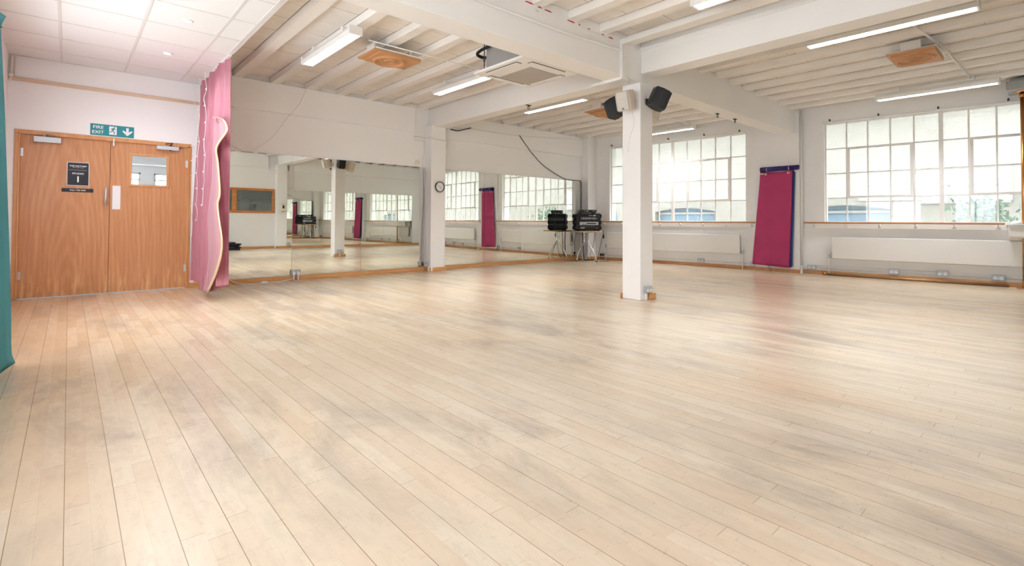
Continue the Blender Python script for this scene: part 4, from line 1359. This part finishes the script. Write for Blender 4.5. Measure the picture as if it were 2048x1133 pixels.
def hung_mat(lab, mat, y_top, y_bot, z_top, z_bot, x, sag, eyelets):
    t = thing('exercise_mat', lab, 'exercise mat', (10.75, 3.95, 0), 0, GRP)
    b = mat_sheet(y_top, y_bot, z_top, z_bot, x, 0.006, sag, 0.012, 0)
    bmesh.ops.translate(b, vec=(-10.75, -3.95, 0), verts=b.verts[:])
    o = obj('sheet', b, mat, t, True)
    m = o.modifiers.new('thickness', 'SOLIDIFY'); m.thickness = 0.006; m.offset = 0
    for y, z in eyelets:
        b = B(); lathe(b, [(0.010, -0.006), (0.020, -0.008), (0.022, 0.002)], 20, 'X', (x - 10.75 - 0.012, y - 3.95, z), close=False)
        obj('eyelet', b, M['chrome'], t, True)
    return t
mm = hung_mat('magenta exercise mat hanging by two eyelets on the brick pier', M['magenta'], (4.235, 3.625), (4.40, 3.685), (2.035, 2.040), (0.128, 0.100), 10.690, 0.022, [(4.125, 1.985), (3.70, 1.99)])
b = B(); box(b, -0.001, 0.001, -0.035, 0.035, -0.012, 0.012)
bmesh.ops.translate(b, vec=(10.674 - 10.75, 4.20 - 3.95, 1.998), verts=b.verts[:])
obj('care_label', b, M['hem'], mm)
hung_mat('purple exercise mat hanging behind the magenta one', M['purple'], (4.245, 3.60), (4.37, 3.655), (2.045, 2.03), (0.15, 0.105), 10.706, 0.015, [])
hung_mat('blue exercise mat hanging at the back, next to the brick', M['blue'], (4.20, 3.585), (4.30, 3.635), (2.02, 2.0), (0.16, 0.12), 10.722, 0.01, [])
t = thing('rolled_mat', 'rolled purple exercise mat lying across the top of the hanging mats', 'exercise mat', (10.700, 3.86, 2.090), 0)
b = B()
sp_ = []
for k in range(61):
    a = k / 60 * 2 * PI * 4.2
    sp_.append((0.012 + 0.0085 * a / (2 * PI), a))
ya, yb_ = 0.375, -0.345
va = [b.verts.new((r * math.cos(a), ya, r * math.sin(a))) for r, a in sp_]; vb = [b.verts.new((r * math.cos(a), yb_, r * math.sin(a))) for r, a in sp_]
for i in range(60):
    b.faces.new((va[i], va[i + 1], vb[i + 1], vb[i]))
o = obj('roll', b, M['purple'], t, True)
m = o.modifiers.new('thickness', 'SOLIDIFY'); m.thickness = 0.0075; m.offset = 0
for y in (0.24, -0.18):
    b = B(); tube(b, [(0.05, y, -0.05), (-0.02, y, -0.058), (-0.055, y, -0.03), (-0.058, y, 0.02)], 0.006, 6)
    obj('wall_hook', b, M['steel'], t)

# ------------------------------------------------------------------ brass poles
def pole(loc, lab, top=3.04):
    t = thing('brass_pole', lab, 'pole', loc, 0, 'brass dance poles')
    b = B(); lathe(b, [(0.0, 0.0), (0.088, 0.0), (0.090, 0.006), (0.07, 0.012), (0.03, 0.016), (0.0, 0.016)], 40, close=False)
    obj('base_plate', b, M['brass'], t, True)
    b = B(); tube(b, [(0, 0, 0.012), (0, 0, top - 0.02)], 0.0225, 24)
    obj('pole', b, M['brass'], t, True)
    b = B(); lathe(b, [(0.0225, 0.0), (0.034, 0.0), (0.034, 0.05), (0.0225, 0.055)], 24, 'Z', (0, 0, top - 0.09)); obj('collar', b, M['brass'], t, True)
    b = B(); lathe(b, [(0.0225, 0.0), (0.03, 0.0), (0.03, 0.1), (0.0225, 0.105)], 24, 'Z', (0, 0, 0.016))
    obj('collar', b, M['brass'], t, True)
    b = B(); lathe(b, [(0.03, -0.02), (0.105, -0.006), (0.108, 0.0), (0.0, 0.0)], 40, 'Z', (0, 0, top), close=False)
    obj('top_plate', b, M['brass'], t, True)
    b = B(); box(b, -0.24, 0.24, -0.5, 0.16, top, ZJ - 0.03, 0.008, 1); box(b, -0.20, 0.20, -0.46, 0.12, ZJ - 0.03, ZJ)
    obj('ceiling_block', b, M['grey_duct'], t)
    return t
pole((10.93, 0.445, 0.0), 'upright brass pole with round base at the right edge')
t = thing('floor_pole', 'long brass pole lying on the floor along the skirting under the right window', 'pole', (0, 0, 0))
b = B(); tube(b, [(10.785, 3.05, 0.0225), (11.02, 0.62, 0.0225)], 0.0225, 16)
obj('shaft', b, M['aged_brass'], t, True)
b = B(); tube(b, [(10.783, 3.07, 0.0225), (10.777, 3.13, 0.0225)], 0.026, 16)
obj('end_cap', b, M['brass'], t, True)

# white box ledge with dome at the right edge
t = thing('wall_basin', 'white box ledge with a small dome on top, at the end of the right barre', 'basin', W(0.63, 0, 0), ANG)
b = B(); prism(b, [(0.0, 0.97), (0.30, 0.97), (0.30, 0.80), (0.22, 0.735), (0.0, 0.735)], -0.85, -0.0, 'YZ'); obj('box', b, M['gloss_white'], t)
b = B(); box(b, -0.88, 0.03, 0.0, 0.33, 0.97, 0.99, 0.006, 2); obj('top', b, M['plastic_white'], t)
b = B(); lathe(b, [(0.075, 0.0), (0.072, 0.02), (0.05, 0.045), (0.0, 0.055)], 28, 'Z', (-0.10, 0.14, 0.99)); obj('dome', b, M['plastic_white'], t, True)

# ------------------------------------------------------------------ folding table with the sound equipment
TC = Vector((9.76, 8.10, 0))
t = thing('folding_table', 'small round wooden folding table with curved metal legs in the corner', 'table', TC, 0)
b = B(); lathe(b, [(0.0, 0.735), (0.385, 0.735), (0.395, 0.742), (0.395, 0.758), (0.388, 0.763), (0.0, 0.763)], 56, close=False)
obj('table_top', b, M['table_wood'], t)
va = math.radians(40.5)                     # bearing of the table from the door side
rt = Vector((math.sin(va), -math.cos(va), 0)); fw = Vector((math.cos(va), math.sin(va), 0))
for sg in (-1, 1):
    for dep in (-1, 1):
        b = B()
        p = [rt * sg * 0.055 + fw * dep * 0.03 + Vector((0, 0, 0.735)), rt * sg * 0.055 + fw * dep * 0.03 + Vector((0, 0, 0.50)),
             rt * sg * 0.09 + fw * dep * 0.06 + Vector((0, 0, 0.42)), rt * sg * 0.19 + fw * dep * 0.16 + Vector((0, 0, 0.22)), rt * sg * 0.245 + fw * dep * 0.22 + Vector((0, 0, 0.012))]
        tube(b, spline(p, 5), 0.014, 10)
        lg = obj('leg', b, M['chrome'], t, True)
        b = B(); q = p[-1]; lathe(b, [(0.017, 0.0), (0.017, 0.02)], 10, 'Z', (q.x, q.y, 0.0)); obj('foot', b, M['black_soft'], lg)
b = B(); tube(b, [rt * -0.055 + Vector((0, 0, 0.585)), rt * 0.055 + Vector((0, 0, 0.585))], 0.008, 8)
box(b, -0.12, 0.12, -0.12, 0.12, 0.722, 0.735)
obj('brace', b, M['chrome'], t)

ra = math.radians(233) + PI / 2             # local -Y faces angle 233 deg
t = thing('equipment_rack', 'black moulded rack case of sound equipment on the round folding table', 'equipment rack', TC + rt * 0.01 + Vector((0, 0, 0.763)), ra)
wd, dp, ht = 0.31, 0.225, 0.44
b = B(); box(b, -wd, wd, -dp, dp, 0.012, ht, 0.03, 3)
case = obj('case', b, M['black'], t)
for x in (-wd - 0.012, wd - 0.05):
    for z in (0.03, 0.17, 0.33):
        b = B(); box(b, x, x + 0.062, -dp - 0.012, dp + 0.012, z, z + 0.09, 0.012, 2)
        obj('corner_guard', b, M['black_soft'], t)
for x in (-0.25, 0.25):
    for y in (-0.17, 0.17):
        b = B(); box(b, x - 0.03, x + 0.03, y - 0.03, y + 0.03, 0.0, 0.016, 0.004, 1)
        obj('foot', b, M['black_soft'], t)
yf = -dp - 0.004
def unit(z0, z1, mat, name):
    b = B(); box(b, -0.235, 0.235, yf - 0.012, yf + 0.02, z0, z1, 0.003, 1)
    return obj(name, b, mat, t)
u = unit(0.235, 0.41, M['black_soft'], 'mixer')
for k in range(8):
    for z in (0.335, 0.285):
        b = B(); lathe(b, [(0.0, yf - 0.026), (0.007, yf - 0.026), (0.008, yf - 0.012)], 10, 'Y', (-0.19 + k * 0.045, 0, z), close=False)
        obj('knob', b, M['silver'], u)
for q in ((-0.20, 0.20, 0.302, 0.318), (0.10, 0.17, 0.37, 0.395), (-0.01, 0.08, 0.378, 0.39)):
    b = B(); box(b, q[0], q[1], yf - 0.014, yf - 0.012, q[2], q[3])
    obj('legend_strip', b, M['socket_steel'], u)
u = unit(0.145, 0.225, M['socket_steel'], 'amplifier')
b = B(); box(b, -0.06, 0.18, yf - 0.014, yf - 0.012, 0.172, 0.200); obj('display', b, M['black_soft'], u)
b = B(); lathe(b, [(0, yf - 0.02), (0.012, yf - 0.02), (0.012, yf - 0.012)], 14, 'Y', (-0.15, 0, 0.165), close=False); obj('dial', b, M['black_soft'], u)
b = B(); lathe(b, [(0, yf - 0.02), (0.012, yf - 0.02), (0.012, yf - 0.012)], 14, 'Y', (-0.09, 0, 0.165), close=False)
obj('dial', b, M['black_soft'], u)
u = unit(0.045, 0.135, M['black_soft'], 'player')
b = B(); box(b, -0.21, -0.11, yf - 0.014, yf - 0.012, 0.062, 0.085); obj('display', b, M['socket_steel'], u)
for k in range(6):
    b = B(); box(b, -0.2 + k * 0.06, -0.175 + k * 0.06, yf - 0.014, yf - 0.012, 0.105, 0.112); obj('button', b, M['socket_steel'], u)
b = B(); lathe(b, [(0, yf - 0.018), (0.012, yf - 0.018), (0.012, yf - 0.012)], 14, 'Y', (0.20, 0, 0.075), close=False)
obj('dial', b, M['socket_steel'], u)
t2 = thing('radio_receiver', 'slim black radio unit standing on top of the rack case', 'receiver', TC + rt * -0.0 + Vector((0, 0, 0.763 + ht)), ra)
b = B(); box(b, -0.215, 0.215, -0.17, 0.12, 0.014, 0.088, 0.005, 1); obj('case', b, M['black'], t2)
for x in (-0.17, 0.17):
    for y in (-0.13, 0.08):
        b = B(); box(b, x - 0.02, x + 0.02, y - 0.02, y + 0.02, 0, 0.014)
        obj('foot', b, M['black_soft'], t2)
for x, w in ((-0.10, 0.016), (-0.05, 0.02), (-0.02, 0.03), (0.12, 0.016), (0.16, 0.014)):
    b = B(); box(b, x, x + w, -0.173, -0.169, 0.05, 0.066)
    obj('button', b, M['sign_white'], t2)

# plugs and hanging leads around the table
def lead(pts, lab, r=0.006, mat='black'):
    cable(pts, r, M[mat], lab)
P0 = TC
lead([P0 + rt * 0.415 - fw * 0.02 + Vector((0, 0, 0.80)), P0 + rt * 0.42 + Vector((0, 0, 0.70)), P0 + rt * 0.37 + fw * 0.02 + Vector((0, 0, 0.5)), P0 + rt * 0.31 + fw * 0.05 + Vector((0, 0, 0.2)), P0 + rt * 0.28 + fw * 0.1 + Vector((0, 0, 0.01))], 'black lead hanging from the right side of the equipment table')
lead([P0 - rt * 0.26 + fw * 0.1 + Vector((0, 0, 0.73)), P0 - rt * 0.30 + fw * 0.1 + Vector((0, 0, 0.45)), P0 - rt * 0.28 + fw * 0.1 + Vector((0, 0, 0.2)), P0 - rt * 0.22 + fw * 0.16 + Vector((0, 0, 0.012))], 'dark lead hanging from the left side of the equipment table')
lead([P0 - rt * 0.10 + fw * 0.18 + Vector((0, 0, 0.73)), P0 - rt * 0.08 + fw * 0.18 + Vector((0, 0, 0.4)), P0 - rt * 0.06 + fw * 0.2 + Vector((0, 0, 0.1)), P0 - rt * 0.04 + fw * 0.26 + Vector((0, 0, 0.012)), P0 + rt * 0.12 + fw * 0.3 + Vector((0, 0, 0.012)), P0 + rt * 0.2 + fw * 0.26 + Vector((0, 0, 0.012))], 'thick dark lead bundle falling behind the table to the floor', 0.012)
lead([P0 + rt * 0.22 + fw * 0.12 + Vector((0, 0, 0.73)), P0 + rt * 0.17 + fw * 0.16 + Vector((0, 0, 0.35)), P0 + rt * 0.1 + fw * 0.2 + Vector((0, 0, 0.15)), P0 + rt * 0.16 + fw * 0.24 + Vector((0, 0, 0.012))], 'grey lead hanging at the back right of the equipment table', 0.005, 'dark_metal')
lead([P0 + rt * 0.33 - fw * 0.1 + Vector((0, 0, 0.008)), P0 + rt * 0.42 - fw * 0.06 + Vector((0, 0, 0.008)), P0 + rt * 0.56 - fw * 0.07 + Vector((0, 0, 0.008))], 'short lead lying on the floor in front of the equipment table')
t = thing('power_adapter', 'small black adapter dangling at the right of the equipment table', 'adapter', P0 + rt * 0.425 - fw * 0.02 + Vector((0, 0, 0.62)), ra)
b = B(); box(b, -0.02, 0.02, -0.015, 0.015, -0.05, 0.05, 0.008, 2); obj('case', b, M['black'], t)
b = B(); tube(b, [(0, 0, 0.05), (0.0, 0, 0.10), (-0.03, 0, 0.15)], 0.005, 6); obj('lead', b, M['black'], t)
for k, lab in ((-0.035, 'black plug in the left outlet beside the equipment table'), (0.035, 'black plug in the right outlet beside the equipment table')):
    p = W(8.17 - k, 0.042, 0.128)
    t = thing('plug', lab, 'plug', p, SW)
    b = B(); lathe(b, [(0.026, 0.0), (0.027, -0.025), (0.02, -0.032), (0.0, -0.032)], 18, 'Y'); obj('body', b, M['black'], t, True)
    b = B(); tube(b, [(0, -0.02, -0.02), (0, -0.022, -0.115)], 0.005, 6); obj('lead', b, M['black'], t)

# ------------------------------------------------------------------ stacked aerobic steps at the far wall (seen in the left mirror)
GS = 'stacked black aerobic steps by the far wall'
for k, (dx, lab) in enumerate(((0.0, 'black aerobic step at the bottom of the stack seen in the mirror'), (0.02, 'black aerobic step second from the bottom of the mirrored stack'),
                               (-0.015, 'black aerobic step third from the bottom of the mirrored stack'), (0.03, 'black aerobic step near the top of the mirrored stack'), (-0.14, 'black aerobic step on top of the mirrored stack'))):
    if k < 4:
        t = thing('aerobic_step', lab, 'aerobic step', (3.80 + dx, YB + 0.42, 0.052 * k), 0, GS)
    else:
        t = thing('aerobic_step', lab, 'aerobic step', (3.80 + dx, YB + 0.42, 0.052 * k), 0, GS)
    b = B(); box(b, -0.34, 0.34, -0.18, 0.18, 0.012, 0.05, 0.015, 2); obj('platform', b, M['black'], t)
    for x in (-0.26, 0.26):
        b = B(); box(b, x - 0.06, x + 0.06, -0.16, 0.16, 0.0, 0.014, 0.004, 1)
        obj('foot', b, M['black_soft'], t)

# ------------------------------------------------------------------ outside
b = B(); box(b, 11.7, 40, -30, 45, -3.2, -3.0)
struct('ground_yard', b, M['tarmac'])
t = thing('opposite_building', 'pale rendered building with arched openings seen through the windows', 'building', (18.0, 8, -3.0))
b = B()
def arch_poly(y0, y1, zs, rise, zb):
    n = 12
    pts = [(y0, zb), (y0, zs)]
    for k in range(1, n):
        f = k / n
        pts.append((y0 + (y1 - y0) * f, zs + rise * (1 - (2 * f - 1) ** 2)))
    pts += [(y1, zs), (y1, zb)]
    return pts
# wall as strips around the openings
arches = [(8.72, 11.30), (3.47, 5.75), (13.2, 15.6)]
wins = [(2.9, 4.25), (0.95, 2.75)]
zb = 0.0
OFF = 8.0
def yz(y):
    return y - OFF
zs, rise = 1.40 + 3.0, 0.13
cuts = sorted([(a, c) for a, c in arches])
prev = -22.0
for a, c in cuts:
    box(b, 0, 0.4, yz(prev), yz(a), 0, zs + rise)
    n = 14
    for k in range(n):
        f0, f1 = k / n, (k + 1) / n
        y0 = a + (c - a) * f0; y1 = a + (c - a) * f1
        z0 = zs + rise * (1 - (2 * f0 - 1) ** 2); z1 = zs + rise * (1 - (2 * f1 - 1) ** 2)
        prism(b, [(yz(y0), z0), (yz(y1), z1), (yz(y1), zs + rise + 0.01), (yz(y0), zs + rise + 0.01)], 0, 0.4, 'YZ')
    prev = c
box(b, 0, 0.4, yz(prev), yz(40), 0, zs + rise)
box(b, 0, 0.4, yz(-22), yz(40), zs + rise, 8.4)
obj('wall', b, M['facade'], t)
b = B(); box(b, -0.15, 0.6, yz(-22), yz(40), 8.4, 8.7)
obj('roof_edge', b, M['facade_frame'], t)
for a, c in arches:
    b = B(); box(b, 0.30, 0.36, yz(a), yz(c), 0, zs + rise)
    g = obj('garage_door', b, M['facade_blue'], t)
    b = B(); box(b, 0.22, 0.30, yz(a), yz(c), zs - 0.10, zs - 0.02)
    obj('lintel_bar', b, M['facade_frame'], g)
for a, c, z0, z1 in ((2.95, 4.25, 4.72, 5.5), (0.95, 2.75, 4.6, 5.45), (5.6, 6.5, 4.9, 5.4)):
    b = B(); f = 0.06
    box(b, -0.06, 0.02, yz(a), yz(c), z0 - f, z0); box(b, -0.06, 0.02, yz(a), yz(c), z1, z1 + f)
    for k in range(4):
        y = a + (c - a) * k / 3
        box(b, -0.06, 0.02, yz(y) - 0.03, yz(y) + 0.03, z0, z1)
    box(b, -0.06, 0.02, yz(a), yz(c), (z0 + z1) / 2 - 0.02, (z0 + z1) / 2 + 0.02)
    w = obj('window', b, M['facade_frame'], t)
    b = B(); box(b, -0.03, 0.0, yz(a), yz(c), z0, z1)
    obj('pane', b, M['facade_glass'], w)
# tree in the yard
t = thing('tree', 'small green tree in the yard beyond the right window', 'tree', (16.4, 1.35, -3.0))
b = B(); tube(b, [(0, 0, 0), (0.03, 0.02, 1.6), (-0.02, 0.05, 3.6)], 0.09, 8, True, [0.11, 0.08, 0.05])
obj('trunk', b, M['bark'], t, True)
b = B(); rnd = random.Random(5)
for k in range(420):
    c = Vector((rnd.gauss(0, 0.28), rnd.gauss(0, 0.30), 4.15 + rnd.gauss(0, 0.24)))
    r_ = rnd.uniform(0.05, 0.11); q = Matrix.Translation(c) @ Matrix.Rotation(rnd.uniform(0, 6.28), 4, Vector((rnd.gauss(0, 1), rnd.gauss(0, 1), rnd.gauss(0, 1))).normalized())
    vs = [b.verts.new(q @ Vector(p)) for p in ((-r_, 0, 0), (0, -r_ * 0.5, 0.01), (r_, 0, 0), (0, r_ * 0.5, 0.01))]
    b.faces.new(vs)
obj('crown', b, M['leaf'], t)

# ------------------------------------------------------------------ light
w = bpy.data.worlds.new('world'); scene.world = w; w.use_nodes = True
nt = w.node_tree
bg = nt.nodes['Background']
tc = nt.nodes.new('ShaderNodeTexCoord'); sx = nt.nodes.new('ShaderNodeSeparateXYZ'); rp = nt.nodes.new('ShaderNodeValToRGB')
nt.links.new(tc.outputs['Generated'], sx.inputs[0]); nt.links.new(sx.outputs[2], rp.inputs[0])
rp.color_ramp.elements[0].position = 0.0; rp.color_ramp.elements[0].color = (0.88, 0.94, 1.0, 1)
rp.color_ramp.elements[1].position = 1.0; rp.color_ramp.elements[1].color = (0.93, 0.965, 1.0, 1)
nt.links.new(rp.outputs[0], bg.inputs[0]); bg.inputs[1].default_value = 5.0

def area(name, loc, rot, sx_, sy_, power=0, col=(1, 1, 1), portal=False):
    l = bpy.data.lights.new(name, 'AREA'); l.shape = 'RECTANGLE'; l.size = sx_; l.size_y = sy_
    l.energy = power; l.color = col
    if portal:
        l.cycles.is_portal = True
    o = bpy.data.objects.new(name, l); COL.objects.link(o); o.location = loc; o.rotation_euler = rot
    return o
for (y0, y1), zt, zl in zip(LW, ZTOP, ZLOW):
    area('daylight_portal', (XL - 0.06, (y0 + y1) / 2, (zl + zt) / 2), (0, -PI / 2, 0), zt - zl, y1 - y0, portal=True)
for s0, s1 in (W1, W2):
    p = W((s0 + s1) / 2, -0.15, (ZB + ZT) / 2)
    area('daylight_portal', p, (PI / 2, 0, ANG + PI), s1 - s0, ZT - ZB, portal=True)

# ------------------------------------------------------------------ view
scene.view_settings.view_transform = 'Standard'
scene.view_settings.look = 'None'
scene.view_settings.gamma = 1.0
scene.view_settings.use_curve_mapping = False
scene.view_settings.exposure = 0.72
scene.cycles.use_denoising = True
scene.cycles.max_bounces = 10
scene.cycles.diffuse_bounces = 4
scene.cycles.glossy_bounces = 6
scene.cycles.use_adaptive_sampling = True
scene.cycles.adaptive_threshold = 0.09
scene.cycles.adaptive_min_samples = 14
scene.cycles.transparent_max_bounces = 16
scene.cycles.use_light_tree = False
scene.cycles.caustics_reflective = False
scene.cycles.sample_clamp_indirect = 6.0
scene.cycles.caustics_refractive = False
